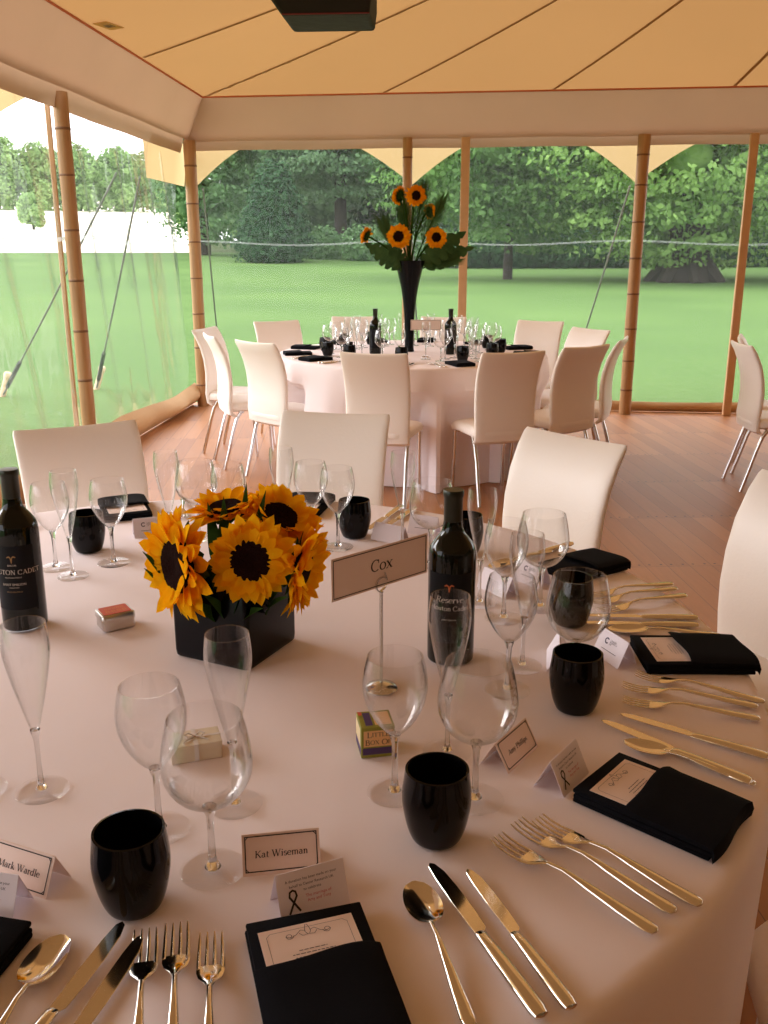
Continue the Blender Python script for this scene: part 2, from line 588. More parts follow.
# ------------------------------------------------------------------ lettering
def _arc(cx, cy, rx, ry, a0, a1, n=14):
    return [(cx + rx * math.cos(math.radians(a0 + (a1 - a0) * k / n)), cy + ry * math.sin(math.radians(a0 + (a1 - a0) * k / n))) for k in range(n + 1)]
TH, TN = .10, .045
def _sf(x, y, w=.09): return ([(x - w, y), (x + w, y)], TN * .9)
def _stem(x, y0, y1, b=True, t=True):
    s = [([(x, y0), (x, y1)], TH)]
    if b: s.append(_sf(x, y0 + .015))
    if t: s.append(([(x - .1, y1 - .03), (x, y1 - .015)], TN))
    return s
CAP, XH, ASC = .68, .44, .70
G = {
 'C': (.66, [(_arc(.36, .34, .30, .33, 48, 312, 22), None), ([(.57, .45), (.57, .68)], TN)]),
 'K': (.68, _stem(.14, 0, CAP) + [_sf(.14, CAP - .015), ([(.17, .30), (.54, CAP - .02)], TN), ([(.28, .38), (.58, .02)], TH), _sf(.58, .015), _sf(.54, CAP - .015)]),
 'W': (.98, [([(.10, CAP), (.32, 0)], TH), ([(.32, 0), (.49, CAP)], TN), ([(.46, CAP), (.67, 0)], TH), ([(.67, 0), (.88, CAP)], TN), _sf(.09, CAP - .015), _sf(.47, CAP - .015), _sf(.88, CAP - .015)]),
 'M': (.88, [([(.14, 0), (.16, CAP)], TN), ([(.16, CAP), (.43, .05)], TH), ([(.43, .05), (.70, CAP)], TN), ([(.72, CAP), (.74, 0)], TH), _sf(.14, .015), _sf(.74, .015), _sf(.11, CAP - .015), _sf(.76, CAP - .015)]),
 'A': (.70, [([(.10, 0), (.35, CAP)], TN), ([(.35, CAP), (.60, 0)], TH), ([(.19, .23), (.50, .23)], TN), _sf(.10, .015), _sf(.60, .015)]),
 'P': (.58, _stem(.14, 0, CAP) + [_sf(.14, CAP - .015), (_arc(.26, .50, .24, .17, 90, -90), None), ([(.14, .665), (.27, .67)], TN), ([(.14, .33), (.27, .33)], TN)]),
 'L': (.58, _stem(.14, 0, CAP) + [_sf(.14, CAP - .015), ([(.14, .02), (.52, .02)], TN), ([(.52, .0), (.53, .17)], TN)]),
 'B': (.62, _stem(.14, 0, CAP) + [_sf(.14, CAP - .015), (_arc(.26, .52, .22, .15, 90, -90), None), (_arc(.27, .19, .27, .18, 90, -90), None), ([(.14, .665), (.27, .67)], TN), ([(.14, .37), (.28, .37)], TN), ([(.14, .015), (.28, .015)], TN)]),
 'O': (.74, [(_arc(.37, .34, .31, .33, 0, 360, 28), None)]),
 'I': (.30, _stem(.15, 0, CAP) + [_sf(.15, CAP - .015)]),
 'T': (.62, [([(.31, 0), (.31, CAP)], TH), _sf(.31, .015), ([(.05, CAP - .02), (.57, CAP - .02)], TN), ([(.05, CAP), (.04, .54)], TN), ([(.57, CAP), (.58, .54)], TN)]),
 'E': (.58, _stem(.14, 0, CAP) + [_sf(.14, CAP - .015), ([(.14, CAP - .02), (.50, CAP - .02)], TN), ([(.14, .35), (.40, .35)], TN), ([(.14, .02), (.52, .02)], TN), ([(.52, 0), (.53, .15)], TN), ([(.50, CAP), (.51, .55)], TN)]),
 'X': (.66, [([(.10, CAP), (.56, 0)], TH), ([(.54, CAP), (.10, 0)], TN), _sf(.10, CAP - .015), _sf(.56, .015), _sf(.54, CAP - .015), _sf(.10, .015)]),
 'F': (.54, _stem(.14, 0, CAP) + [_sf(.14, CAP - .015), ([(.14, CAP - .02), (.50, CAP - .02)], TN), ([(.14, .35), (.40, .35)], TN), ([(.50, CAP), (.51, .53)], TN)]),
 'a': (.46, [([(.33, .02), (.33, .30)], TH), (_arc(.22, .30, .11, .13, 0, 160, 8), None), (_arc(.19, .13, .13, .12, 60, 330, 14), None), ([(.33, .03), (.42, .03)], TN)]),
 'o': (.50, [(_arc(.25, .22, .20, .21, 0, 360, 20), None)]),
 'x': (.50, [([(.08, XH), (.42, 0)], TH), ([(.41, XH), (.08, 0)], TN), _sf(.08, XH - .015, .07), _sf(.42, .015, .07), _sf(.41, XH - .015, .07), _sf(.08, .015, .07)]),
 't': (.32, [([(.14, .10), (.14, .58)], TH), (_arc(.24, .11, .10, .10, 180, 300, 8), None), ([(.03, XH - .02), (.28, XH - .02)], TN)]),
 'i': (.26, _stem(.13, 0, XH) + [([(.13, .56), (.13, .64)], TH)]),
 's': (.38, [(_arc(.19, .33, .12, .10, 30, 250, 10), None), (_arc(.19, .12, .13, .11, 90, -150, 10), None)]),
 'e': (.44, [(_arc(.22, .22, .18, .21, 10, 320, 18), None), ([(.04, .25), (.40, .25)], TN)]),
 'm': (.76, _stem(.12, 0, XH) + [_sf(.38, .015, .07), _sf(.64, .015, .07), ([(.38, 0), (.38, .28)], TH), ([(.64, 0), (.64, .28)], TH), (_arc(.25, .28, .13, .15, 170, 0, 8), None), (_arc(.51, .28, .13, .15, 170, 0, 8), None)]),
 'n': (.50, _stem(.12, 0, XH) + [_sf(.38, .015, .07), ([(.38, 0), (.38, .28)], TH), (_arc(.25, .28, .13, .15, 170, 0, 8), None)]),
 'r': (.36, _stem(.12, 0, XH) + [(_arc(.24, .28, .11, .14, 170, 40, 8), None)]),
 'k': (.48, _stem(.12, 0, ASC) + [([(.15, .18), (.36, XH - .02)], TN), ([(.22, .24), (.42, .02)], TH), _sf(.42, .015, .07)]),
 'd': (.50, [([(.37, 0), (.37, ASC)], TH), (_arc(.21, .22, .16, .21, 40, 320, 16), None), ([(.37, .03), (.45, .03)], TN), ([(.28, ASC - .03), (.37, ASC - .02)], TN)]),
 'l': (.26, _stem(.13, 0, ASC)),
 'h': (.50, _stem(.12, 0, ASC) + [_sf(.38, .015, .07), ([(.38, 0), (.38, .28)], TH), (_arc(.25, .28, .13, .15, 170, 0, 8), None)]),
 'y': (.48, [([(.07, XH), (.25, .02)], TH), ([(.42, XH), (.16, -.20)], TN), _sf(.07, XH - .015, .07), _sf(.42, XH - .015, .07)]),
 'p': (.50, [([(.12, -.2), (.12, XH)], TH), _sf(.12, -.19), (_arc(.26, .22, .17, .21, 140, -140, 16), None)]),
 'u': (.50, [([(.12, .12), (.12, XH)], TH), ([(.38, 0), (.38, XH)], TH), (_arc(.25, .13, .13, .12, 180, 350, 8), None)]),
 'v': (.46, [([(.07, XH), (.24, 0)], TH), ([(.24, 0), (.40, XH)], TN)]),
 ' ': (.26, []),
}
def serif(mb, text, cx, cy, size, slant=0.0, small=None):
    """flat serif letters in the xy plane, centred on cx, cy"""
    wid = sum(G[c][0] * (small if (small and k and c.isupper() and text[k - 1] != ' ') else 1) for k, c in enumerate(text)) * size
    x = cx - wid / 2
    for k, c in enumerate(text):
        w, strokes = G[c]
        sc = size * (small if (small and k and c.isupper() and text[k - 1] != ' ') else 1)
        for pts, wd in strokes:
            L, R = [], []
            for i, p in enumerate(pts):
                a, b = pts[max(i - 1, 0)], pts[min(i + 1, len(pts) - 1)]
                dx, dy = b[0] - a[0], b[1] - a[1]
                l = math.hypot(dx, dy) or 1
                ww = (TN + (TH - TN) * abs(dy / l) ** 1.5) if wd is None else wd
                nx, ny = -dy / l * ww / 2, dx / l * ww / 2
                for lst, s in ((L, 1), (R, -1)):
                    qx, qy = p[0] + s * nx, p[1] + s * ny
                    lst.append((x + (qx + slant * qy) * sc, cy + (qy - CAP / 2) * sc, 0))
            mb.grid([L, R])
        x += w * sc
    return mb

_tcache = {}
def plain(mb, text, cx, cy, size, align='CENTER'):
    """small sans letters from the built-in font, flattened into the same mesh"""
    if text not in _tcache:
        cu = bpy.data.curves.new('t', 'FONT')
        cu.body = text
        cu.resolution_u = 2
        ob = bpy.data.objects.new('t', cu)
        COL.objects.link(ob)
        bpy.context.view_layer.update()
        me = bpy.data.meshes.new_from_object(ob.evaluated_get(bpy.context.evaluated_depsgraph_get()))
        _tcache[text] = ([tuple(v.co) for v in me.vertices], [list(p.vertices) for p in me.polygons])
        bpy.data.objects.remove(ob)
        bpy.data.curves.remove(cu)
        bpy.data.meshes.remove(me)
    vs, fs = _tcache[text]
    xs = [v[0] for v in vs]
    w = max(xs) - min(xs)
    x0 = cx - w * size / 2 if align == 'CENTER' else cx
    return mb.add([(x0 + (v[0] - min(xs)) * size, cy + (v[1] - .35) * size, 0) for v in vs], fs)

# ================================================================== SETTING
def yb(x): return 8.69 - .05 * (x + 2.36)          # the back wall is not quite square to the left wall
XL, XR, YF, PKX, PKY, ZE = -2.36, 8.34, -4.6, 3.0, 5.2, 2.71
EX = -2.15                                          # the roof edge sits a little inside the walls
def ye(x): return yb(x) - .13
def roof_z(x, y):
    tx = (x - EX) / (PKX - EX) if x < PKX else (XR - x) / (XR - PKX)
    ty = (ye(x) - y) / (ye(x) - PKY) if y > PKY else ((y - YF) / (-1.0 - YF) if y < -1.0 else 1)
    t = max(0, min(tx, ty, 1))
    return ZE + 1.4 * (.75 * t + .25 * t * t)

# lawn and field
def ground_z(r, wood=False):
    if wood and r > 82: return .0005 * 52 ** 2 + .01 * (r - 82)
    return -.13 + (.0005 * max(0, r - 30) ** 2 if r < 82 else .0005 * 52 ** 2 + .066 * (r - 82))
def ring(name, rs, mat, inner=False):
    mb = MB()
    P = [[(r * math.cos(2 * PI * k / 160), r * math.sin(2 * PI * k / 160), ground_z(r)) for k in range(160)] for r in rs]
    mb.grid(P, False, True)
    if inner: mb.add(P[0], [list(range(160))])
    return struct(mb.build(name, mat))
ring('ground', [2, 6, 12, 20, 30, 36, 42, 48, 54, 60, 66, 72, 78, 82], M['lawn'], True)
def sector(name, rs, a0, a1, mat, wood=False):
    mb = MB()
    mb.grid([[(r * math.cos(math.radians(a0 + (a1 - a0) * k / 90)), r * math.sin(math.radians(a0 + (a1 - a0) * k / 90)), ground_z(r, wood)) for k in range(91)] for r in rs])
    return struct(mb.build(name, mat))
sector('ground_field', [82, 90, 110, 140, 180, 240, 320], 104.5, 200, M['field'])
sector('ground_wood', [82, 90, 110, 140, 180, 240, 320], -160, 104.5, M['wood_floor'], True)

mb = MB()
mb.box(-2.46, 8.4, -4.7, 8.80, -.128, 0)
struct(mb.build('floor', M['floor'], smooth=False))

# roof canvas with its seams
mb = MB()
NX, NY = 92, 116
P = []
for i in range(NX + 1):
    x = EX + (XR - EX) * i / NX
    P.append([(x, YF + (ye(x) - YF) * j / NY, roof_z(x, YF + (ye(x) - YF) * j / NY)) for j in range(NY + 1)])
mb.grid(P)
for fi, f in enumerate(mb.f):                       # to dim the near table, the unseen bay gets an added lined roof
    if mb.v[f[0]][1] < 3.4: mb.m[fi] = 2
mb.mi = 1
def seam(x0, y0, x1, y1, w=.016):
    L, R = [], []
    n = 24
    dx, dy = x1 - x0, y1 - y0
    l = math.hypot(dx, dy)
    nx, ny = -dy / l * w, dx / l * w
    for k in range(n + 1):
        t = .002 + .996 * k / n
        x, y = x0 + dx * t, y0 + dy * t
        L.append((x + nx, y + ny, roof_z(x, y) - .008))
        R.append((x - nx, y - ny, roof_z(x, y) - .008))
    mb.grid([L, R])
for x in (-2.13, -.57, .85, 2.30, 3.9, 5.4, 6.9): seam(x, ye(x) - .02, PKX, PKY)
for y in (6.85, 5.2, 3.9): seam(EX + .02, y, PKX, PKY)
for y in (3.1, 1.6, .1): seam(EX + .02, y, PKX, y)
for y in (-1.4, -2.9): seam(EX + .02, y, PKX, -1.0)
struct(mb.build('ceiling', [M['canvas'], M['seam'], M['shading']], recalc=False))
mb = MB()
mb.tube([(EX, YF, ZE), (EX, ye(EX), ZE)], .009, 8)
mb.tube([(EX, ye(EX), ZE), (XR, ye(XR), ZE)], .009, 8)
struct(mb.build('trim_1', M['pipe']))

def band(name, x0, y0, x1, y1, z0, z1, in0, in1, mat, wob=.007, n=90):
    """a strip of canvas along the eave, leaning inwards towards its top"""
    dx, dy = x1 - x0, y1 - y0
    l = math.hypot(dx, dy)
    nx, ny = dy / l, -dx / l
    P = []
    for j in range(7):
        t = j / 6
        row = []
        for k in range(n + 1):
            s = k / n
            w = wob * math.sin(PI * t) * (math.sin(s * l * 2.1) + .6 * math.sin(s * l * 5.3 + 2 * t)) 
            o = in0 + (in1 - in0) * t + w
            sag = .005 * math.sin(s * l * PI / 1.25) ** 2 * (1 - t)
            row.append((x0 + dx * s + nx * o, y0 + dy * s + ny * o, z0 + (z1 - z0) * t + sag))
        P.append(row)
    mb = MB()
    mb.grid(P)
    return struct(mb.build(name, mat, recalc=False))
band('wall_back_valance', XL, yb(XL), XR, yb(XR), 2.355, ZE, .02, .13, M['band'])
band('wall_left_valance', XL, YF, XL, yb(XL), 2.365, ZE, .03, EX - XL, M['band'])
band('wall_right_valance', XR, yb(XR), XR, YF, 2.355, ZE, .02, .02, M['band'])
band('wall_front_valance', XR, YF, XL, YF, 2.355, ZE, .02, .02, M['band'])
band('trim_2', XL, yb(XL), XR, yb(XR), 2.285, 2.42, -.03, -.01, M['band_low'], .004)
band('trim_3', XL, YF, XL, yb(XL), 2.262, 2.43, -.05, -.01, M['band_low'], .004)

# clear plastic walls
def pvc_wall(name, x0, y0, x1, y1, folds, n=220):
    dx, dy = x1 - x0, y1 - y0
    l = math.hypot(dx, dy)
    nx, ny = dy / l, -dx / l
    P = []
    for j in range(40):
        z = .04 + 2.28 * j / 39
        row = []
        for k in range(n + 1):
            s = k / n
            o = folds(s * l, z)
            row.append((x0 + dx * s + nx * o, y0 + dy * s + ny * o, z))
        P.append(row)
    mb = MB()
    mb.grid(P)
    return struct(mb.build(name, M['pvc'], recalc=False))
def left_folds(s, z):
    # drapes gather towards the corner pole and run aslant
    s += 3.2                                        # measured from the front end of the tent
    d = 13.3 - s
    a = 0
    for c, k, amp in ((0, 9.0, .016), (1.3, 15.0, .011), (2.2, 23.0, .006)):
        a += amp * math.sin(k * (s + .28 * z * (1 + .2 * math.sin(s))) + c)
    return -.09 + a * (.35 + .9 * math.exp(-abs(d - .5) * .9) + .5 * math.exp(-abs(s - 10.2) * 1.2))
def back_folds(s, z): return -.05 + .006 * math.sin(s * 2.2 + z) + .004 * math.sin(s * 5.1 - z * 1.4)
pvc_wall('wall_left', XL, -1.4, XL - .02, yb(XL) - .02, left_folds, 300)
pvc_wall('wall_back', XL + .02, yb(XL), XR, yb(XR), back_folds)
def canvas_wall(name, x0, y0, x1, y1):  # opaque walls out of view, added to darken the right and front
    dx, dy = x1 - x0, y1 - y0
    l = math.hypot(dx, dy)
    nx, ny = dy / l, -dx / l
    mb = MB()
    mb.grid([[(x0 + dx * k / 150 + nx * (-.05 + .02 * math.sin(k * 1.1)), y0 + dy * k / 150 + ny * (-.05 + .02 * math.sin(k * 1.1)), z) for k in range(151)] for z in (0, .8, 1.6, 2.36)])
    return struct(mb.build(name, M['wall_dimmer'], recalc=False))
canvas_wall('wall_left_dimmer', XL, YF, XL, -1.4)  # put in to cut the fill light from behind the viewer
canvas_wall('wall_right_dimmer', XR, yb(XR), XR, YF)
canvas_wall('wall_front_dimmer', XR, YF, XL, YF)
def strip(name, x0, y0, x1, y1, z, h, off, mat, folds=None, n=160):
    dx, dy = x1 - x0, y1 - y0
    l = math.hypot(dx, dy)
    nx, ny = dy / l, -dx / l
    A, B = [], []
    for k in range(n + 1):
        s = k / n
        sag = -.035 * math.sin(s * l * PI / 1.95) ** 2 if folds else -.02 * math.sin(s * l * PI / 2) ** 2
        o = off + (folds(s * l, z) if folds else 0)
        A.append((x0 + dx * s + nx * o, y0 + dy * s + ny * o, z + sag))
        B.append((x0 + dx * s + nx * o, y0 + dy * s + ny * o, z + h + sag))
    mb = MB()
    mb.grid([A, B])
    return struct(mb.build(name, mat, recalc=False))
strip('trim_4', XL + .02, yb(XL), XR, yb(XR), 1.50, .016, .015, M['pvc_seam'], back_folds)
strip('trim_5', XL, -1.4, XL - .02, yb(XL) - .02, 1.50, .026, .015, M['pvc_seam'], left_folds, 420)

# canvas skirts along the foot of the walls
def skirt(name, x0, y0, x1, y1, h, bulge, n=120):
    dx, dy = x1 - x0, y1 - y0
    l = math.hypot(dx, dy)
    nx, ny = dy / l, -dx / l
    P = []
    for j in range(8):
        t = j / 7
        row = []
        for k in range(n + 1):
            s = k / n
            o = -.06 + bulge * math.sin(PI * t * .9) * (1 + .35 * math.sin(s * l * 3.1) + .2 * math.sin(s * l * 7.7))
            row.append((x0 + dx * s + nx * o, y0 + dy * s + ny * o, .003 + h * t * (1 + .12 * math.sin(s * l * 2.3 + 1))))
        P.append(row)
    mb = MB()
    mb.grid(P)
    return struct(mb.build(name, M['skirt'], recalc=False))
skirt('baseboard_back', XL + .05, yb(XL), XR, yb(XR), .10, .03)
skirt('baseboard_left', XL - .06, YF, XL, yb(XL) - .05, .21, .10)

# eave flaps outside: scalloped canvas that hangs deep at each pole
def flaps(name, x0, y0, x1, y1, stops, depth, half, n=700, corner=None):
    dx, dy = x1 - x0, y1 - y0
    l = math.hypot(dx, dy)
    nx, ny = dy / l, -dx / l
    P = []
    for j in range(6):
        t = j / 5
        row = []
        for k in range(n + 1):
            s = k / n * l
            d = .02
            for c in stops:
                q = abs(s - c) / half
                if q < 1: d = max(d, depth * (1 - q) ** 1.35)
            cf = corner and s > corner
            if cf: d = .36
            o = (-.06 - .12 * d * t) if cf else (-.10 - .45 * d * t)
            row.append((x0 + dx * s / l + nx * o, y0 + dy * s / l + ny * o, 2.36 - d * t))
        P.append(row)
    mb = MB()
    mb.grid(P)
    return struct(mb.build(name, M['flap'], recalc=False))
flaps('trim_6', XL, yb(XL), XR, yb(XR), [0, 2.02, 4.0, 6.0, 8.0, 10.0], .36, .62)
flaps('trim_7', XL, YF, XL, yb(XL) + .26, [8.9, 5.9, 2.9], .95, 1.65, corner=12.42)

# poles
def round_pole(name, x, y, z1, r, nodes, label, cat='pole', group=None):
    root = empty(name, (x, y, 0), 0, label, cat, group)
    mb = MB()
    prof = []
    for k in range(25):
        z = z1 * k / 24
        prof.append((r * (1 + .02 * math.sin(k * 1.7)), z))
    mb.lathe(prof, 20, cap0=True, cap1=True)
    mb.build('pole_shaft', M['pole'], root)
    for z in nodes:
        m2 = MB()
        m2.lathe([(r * .99, z - .008), (r * 1.05, z - .004), (r * 1.06, z), (r * 1.04, z + .004), (r * .99, z + .008)], 20)
        m2.build('node_ring', M['ring'], root)
    return root
gp = 'ringed wooden side poles of the marquee'
round_pole('side_pole', -2.30, 8.60, 2.36, .054, [.2, .55, .86, 1.18, 1.5, 1.83, 2.15], 'ringed wooden pole at the far left corner of the marquee', group=gp)
round_pole('side_pole', -2.385, 5.97, 2.36, .046, [.25, .6, .92, 1.24, 1.55, 1.88, 2.15], 'ringed wooden pole in the left wall, nearest pole on that side', group=gp)
round_pole('side_pole', -.36, 8.5, 2.36, .042, [.3, .7, 1.1, 1.5, 1.9, 2.2], 'ringed wooden pole behind the tall sunflower vase', group=gp)
round_pole('side_pole', 1.63, 8.4, 2.36, .052, [.22, .48, .76, 1.06, 1.36, 1.66, 1.96, 2.2], 'thick ringed wooden pole in the back wall, right of the far table', group=gp)
def thin_pole(name, x, y, w, label, rz=0):
    root = empty(name, (x, y, 0), rz, label, 'pole', 'thin square timber poles')
    mb = MB()
    mb.box(-w / 2, w / 2, -.02, .02, 0, 2.36)
    mb.build('timber_shaft', M['timber'], root, smooth=False, bevel=.006)
    return root
thin_pole('timber_pole', .14, 8.50, .075, 'thin square pale timber pole behind the right side of the sunflower vase')
thin_pole('timber_pole', 2.52, 8.36, .07, 'thin square timber pole at the right end of the back wall')
thin_pole('timber_pole', -2.475, 5.98, .03, 'slender batten standing against the near left ringed pole', .3)

# guy ropes and stakes outside the clear walls
def guy(name, top, peg, label, strap=0.0, r=.010):
    root = empty(name, peg, 0, label, 'rope', 'guy ropes outside the marquee')
    p0, p1 = Vector(peg), Vector(top)
    d = p1 - p0
    mb = MB()
    mb.tube([(0, 0, .0), tuple(d * .5 + Vector((0, 0, -.02))), tuple(d)], r, 6)
    mb.build('rope', M['rope'], root)
    if strap:
        m2 = MB()
        m2.tube([tuple(d * .06), tuple(d * (.06 + strap))], .022, 6)
        m2.build('ratchet_strap', M['strap'], root)
    return root
def stake(x, y, z, label, tilt=.35):
    mb = MB()
    mb.lathe([(.028, -.15), (.034, 0), (.034, .22), (.042, .225), (.042, .27), (.03, .285)], 12, cap0=True, cap1=True)
    mb.xf(Matrix.Rotation(tilt, 4, 'Y'))
    o = mb.build('tent_stake', M['stake'])
    o.location = (x, y, z)
    return tag(o, label, 'stake', 'wooden tent stakes in the lawn')
gz = -.13
guy('guy_rope', (-2.62, 8.15, 2.03), (-4.05, 10.45, gz), 'guy rope with dark strap seen through the left clear wall beside the corner pole', .16)
guy('guy_rope', (-2.64, 7.62, 2.02), (-4.89, 9.85, gz), 'long slanting guy rope running from the corner flap past the near left pole', .14, .009)
guy('guy_rope', (-2.30, 9.0, 1.98), (-3.05, 12.4, gz), 'guy rope just right of the far left corner pole', .2)
guy('guy_rope', (-.36, 8.95, 1.98), (-.32, 11.6, gz), 'guy rope behind the tall sunflower vase', .16)
guy('guy_rope', (1.62, 8.85, 1.98), (1.62, 12.0, gz), 'guy rope running down beside the thick right pole', .14)
stake(-4.05, 10.45, gz, 'short pale wooden stake holding the strapped guy rope left of the corner pole')
stake(-4.89, 9.85, gz, 'short wooden stake at the left edge of the lawn')

# ================================================================== TREES AND HEDGES
def tree(name, x, y, h0, h1, rx, ry, n, size, mat, label, group, trunk=.35, nb=12, droop=.3, flare=1.6, seed=0, core=True):
    global rng
    rng = np.random.default_rng(100 + seed)
    z0 = ground_z(math.hypot(x, y), math.degrees(math.atan2(y, x)) < 104.5)
    root = empty(name, (x, y, z0), 0, label, 'tree', group)
    mb = MB()
    mb.lathe([(trunk * flare * 1.3, -.3), (trunk * flare, .1), (trunk * 1.2, .7), (trunk, 1.6), (trunk * .85, h0 + (h1 - h0) * .4), (trunk * .4, h0 + (h1 - h0) * .75)], 14, cap1=True)
    if flare > 1.3:
        for k in range(7):
            a = 2 * PI * k / 7 + .3
            mb.tube([(trunk * .7 * math.cos(a), trunk * .7 * math.sin(a), 1.3), (trunk * 1.25 * math.cos(a), trunk * 1.25 * math.sin(a), .5), (trunk * 1.8 * math.cos(a), trunk * 1.8 * math.sin(a), -.1)], [trunk * .3, trunk * .34, trunk * .28], 8)
    mb.build('trunk', M['trunk'], root)
    blobs = []
    zc, rz = (h0 + h1) / 2, (h1 - h0) / 2
    for k in range(nb):
        a = 2 * PI * (k * .618)
        q = -1 + 2 * (k + .5) / nb
        s = math.sqrt(max(.1, 1 - q * q))
        blobs.append((.62 * rx * s * math.cos(a), .62 * ry * s * math.sin(a), zc + q * rz * .72, rx * rng.uniform(.34, .5), ry * rng.uniform(.34, .5), rz * rng.uniform(.28, .42)))
    blobs.append((0, 0, zc, rx * .55, ry * .55, rz * .6))
    leaf_cloud('foliage', blobs, n, size, mat, root, core, droop, h0 - .3)
    return root
gt = 'trees at the edge of the lawn'
tree('lime_tree', 11.1, 45.2, .9, 15, 8.2, 6.2, 88000, .25, LEAFSETS[0], 'big bright green tree with a broad buttressed trunk, right of the thick pole', gt, .95, 28, .5, 1.35, 1)
tree('lime_tree', 3.0, 47.5, 1.5, 14, 6.6, 5, 60000, .25, LEAFSETS[5], 'leafy green tree behind the thin timber pole in the middle of the back wall', gt, .2, 22, .5, 1.2, 2)
tree('lime_tree', 21.5, 47.0, 1.4, 15, 7.5, 6, 44000, .28, LEAFSETS[0], 'green tree at the far right of the lawn, beyond the last timber pole', gt, .5, 20, .5, 1.3, 3)
tree('broad_tree', -8.6, 77, 4.2, 19, 9.5, 6.5, 60000, .34, LEAFSETS[1], 'tall bluish green tree towering over the clipped dark shrub and hedge', gt, .5, 26, .4, 1.3, 4)
tree('broad_tree', -19.5, 76, .6, 15, 4.6, 4, 16000, .32, LEAFSETS[3], 'pale green tree beside the left corner pole, behind the dark clipped shrub', gt, .4, 18, .3, 1.2, 5)
tree('broad_tree', 1.0, 86, 1.0, 20, 9.5, 5, 14000, .55, LEAFSETS[5], 'green tree far behind the tall sunflower vase', gt, .5, 20, .3, 1.2, 6)
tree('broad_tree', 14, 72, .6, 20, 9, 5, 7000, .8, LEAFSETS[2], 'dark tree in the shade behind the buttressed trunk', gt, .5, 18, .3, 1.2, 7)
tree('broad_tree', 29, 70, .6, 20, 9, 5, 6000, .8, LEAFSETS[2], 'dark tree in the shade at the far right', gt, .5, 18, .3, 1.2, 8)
tree('broad_tree', -15, 94, .2, 22, 9.5, 5, 12000, .7, LEAFSETS[1], 'bluish tree farthest back, left of the tallest one', gt, .5, 18, .3, 1.2, 9)
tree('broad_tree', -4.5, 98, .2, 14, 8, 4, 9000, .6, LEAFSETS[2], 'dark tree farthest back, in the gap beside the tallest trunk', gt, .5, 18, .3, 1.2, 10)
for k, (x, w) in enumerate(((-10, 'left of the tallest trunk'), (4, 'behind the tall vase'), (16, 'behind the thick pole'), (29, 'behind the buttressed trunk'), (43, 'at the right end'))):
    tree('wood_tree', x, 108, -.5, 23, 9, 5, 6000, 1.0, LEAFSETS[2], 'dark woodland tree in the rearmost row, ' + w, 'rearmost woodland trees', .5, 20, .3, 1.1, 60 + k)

def shrub(name, x, y, blobs, n, size, mat, label, cat, group=None, seed=0):
    global rng
    rng = np.random.default_rng(300 + seed)
    root = empty(name, (x, y, ground_z(math.hypot(x, y))), 0, label, cat, group)
    leaf_cloud('foliage', blobs, n, size, mat, root, True, .3, -.1)
    mb = MB()
    mb.lathe([(.16, -.2), (.12, 1.0), (.05, 1.6)], 8, cap1=True)
    mb.build('stem', M['trunk'], root)
    return root
shrub('clipped_yew', -12.3, 67, [(0, 0, 1.3, 2.7, 2.4, 1.7), (.1, 0, 2.6, 2.3, 2.1, 1.8), (.15, 0, 4.0, 1.8, 1.7, 1.7), (.2, 0, 5.3, 1.2, 1.1, 1.5)], 9000, .28, LEAFSETS[2], 'dark cone shaped clipped shrub on the lawn, left of the rounded hedge', 'shrub', None, 1)
shrub('rounded_hedge', -9.3, 72.0, [(0, 0, .9, 1.3, 1.3, 1.35)], 3500, .25, LEAFSETS[3], 'small rounded hedge bush next to the dark cone shrub', 'hedge', None, 2)
shrub('rounded_hedge', -4.6, 70, [(-1.4, 0, 1.0, 1.8, 1.4, 1.5), (.6, 0, 1.05, 2.0, 1.4, 1.55), (2.8, 0, .9, 2.0, 1.4, 1.35), (4.8, 0, .75, 1.8, 1.4, 1.1)], 8000, .26, LEAFSETS[3], 'long rounded hedge running behind the tall sunflower vase', 'hedge', None, 3)
shrub('shade_filler', 4.5, 61, [(-3, 0, 1.0, 2.6, 1.6, 1.4), (0, 0, 1.1, 2.6, 1.6, 1.5), (3.4, 0, 1.0, 2.8, 1.6, 1.5), (6.6, 0, 1.1, 2.8, 1.6, 1.6)], 5000, .34, LEAFSETS[2], 'dark leafy filler for the shade under the trees, left of the thick pole', 'hedge', None, 4)  # dark foliage put in for the darkness beneath the tree canopy
shrub('wood_thicket', 9, 80, [(-9, 0, 2, 4, 2.5, 4.2), (-3, 0, 2.2, 4, 2.5, 4.6), (3, 0, 2, 4, 2.5, 4.2), (9, 0, 2.2, 4, 2.5, 4.6), (15, 0, 2, 4, 2.5, 4.2)], 8000, .6, LEAFSETS[2], 'dark thicket under the woodland trees, seen between the trunks', 'thicket', None, 6)
shrub('shade_filler', 21.5, 61, [(-3.6, 0, 1.3, 2.8, 1.6, 1.9), (0, 0, 1.3, 2.8, 1.6, 1.9), (3.4, 0, 1.2, 2.8, 1.6, 1.8), (7, 0, 1.2, 2.8, 1.6, 1.8)], 5000, .34, LEAFSETS[2], 'dark leafy filler for the shade behind the buttressed trunk', 'hedge', None, 5)

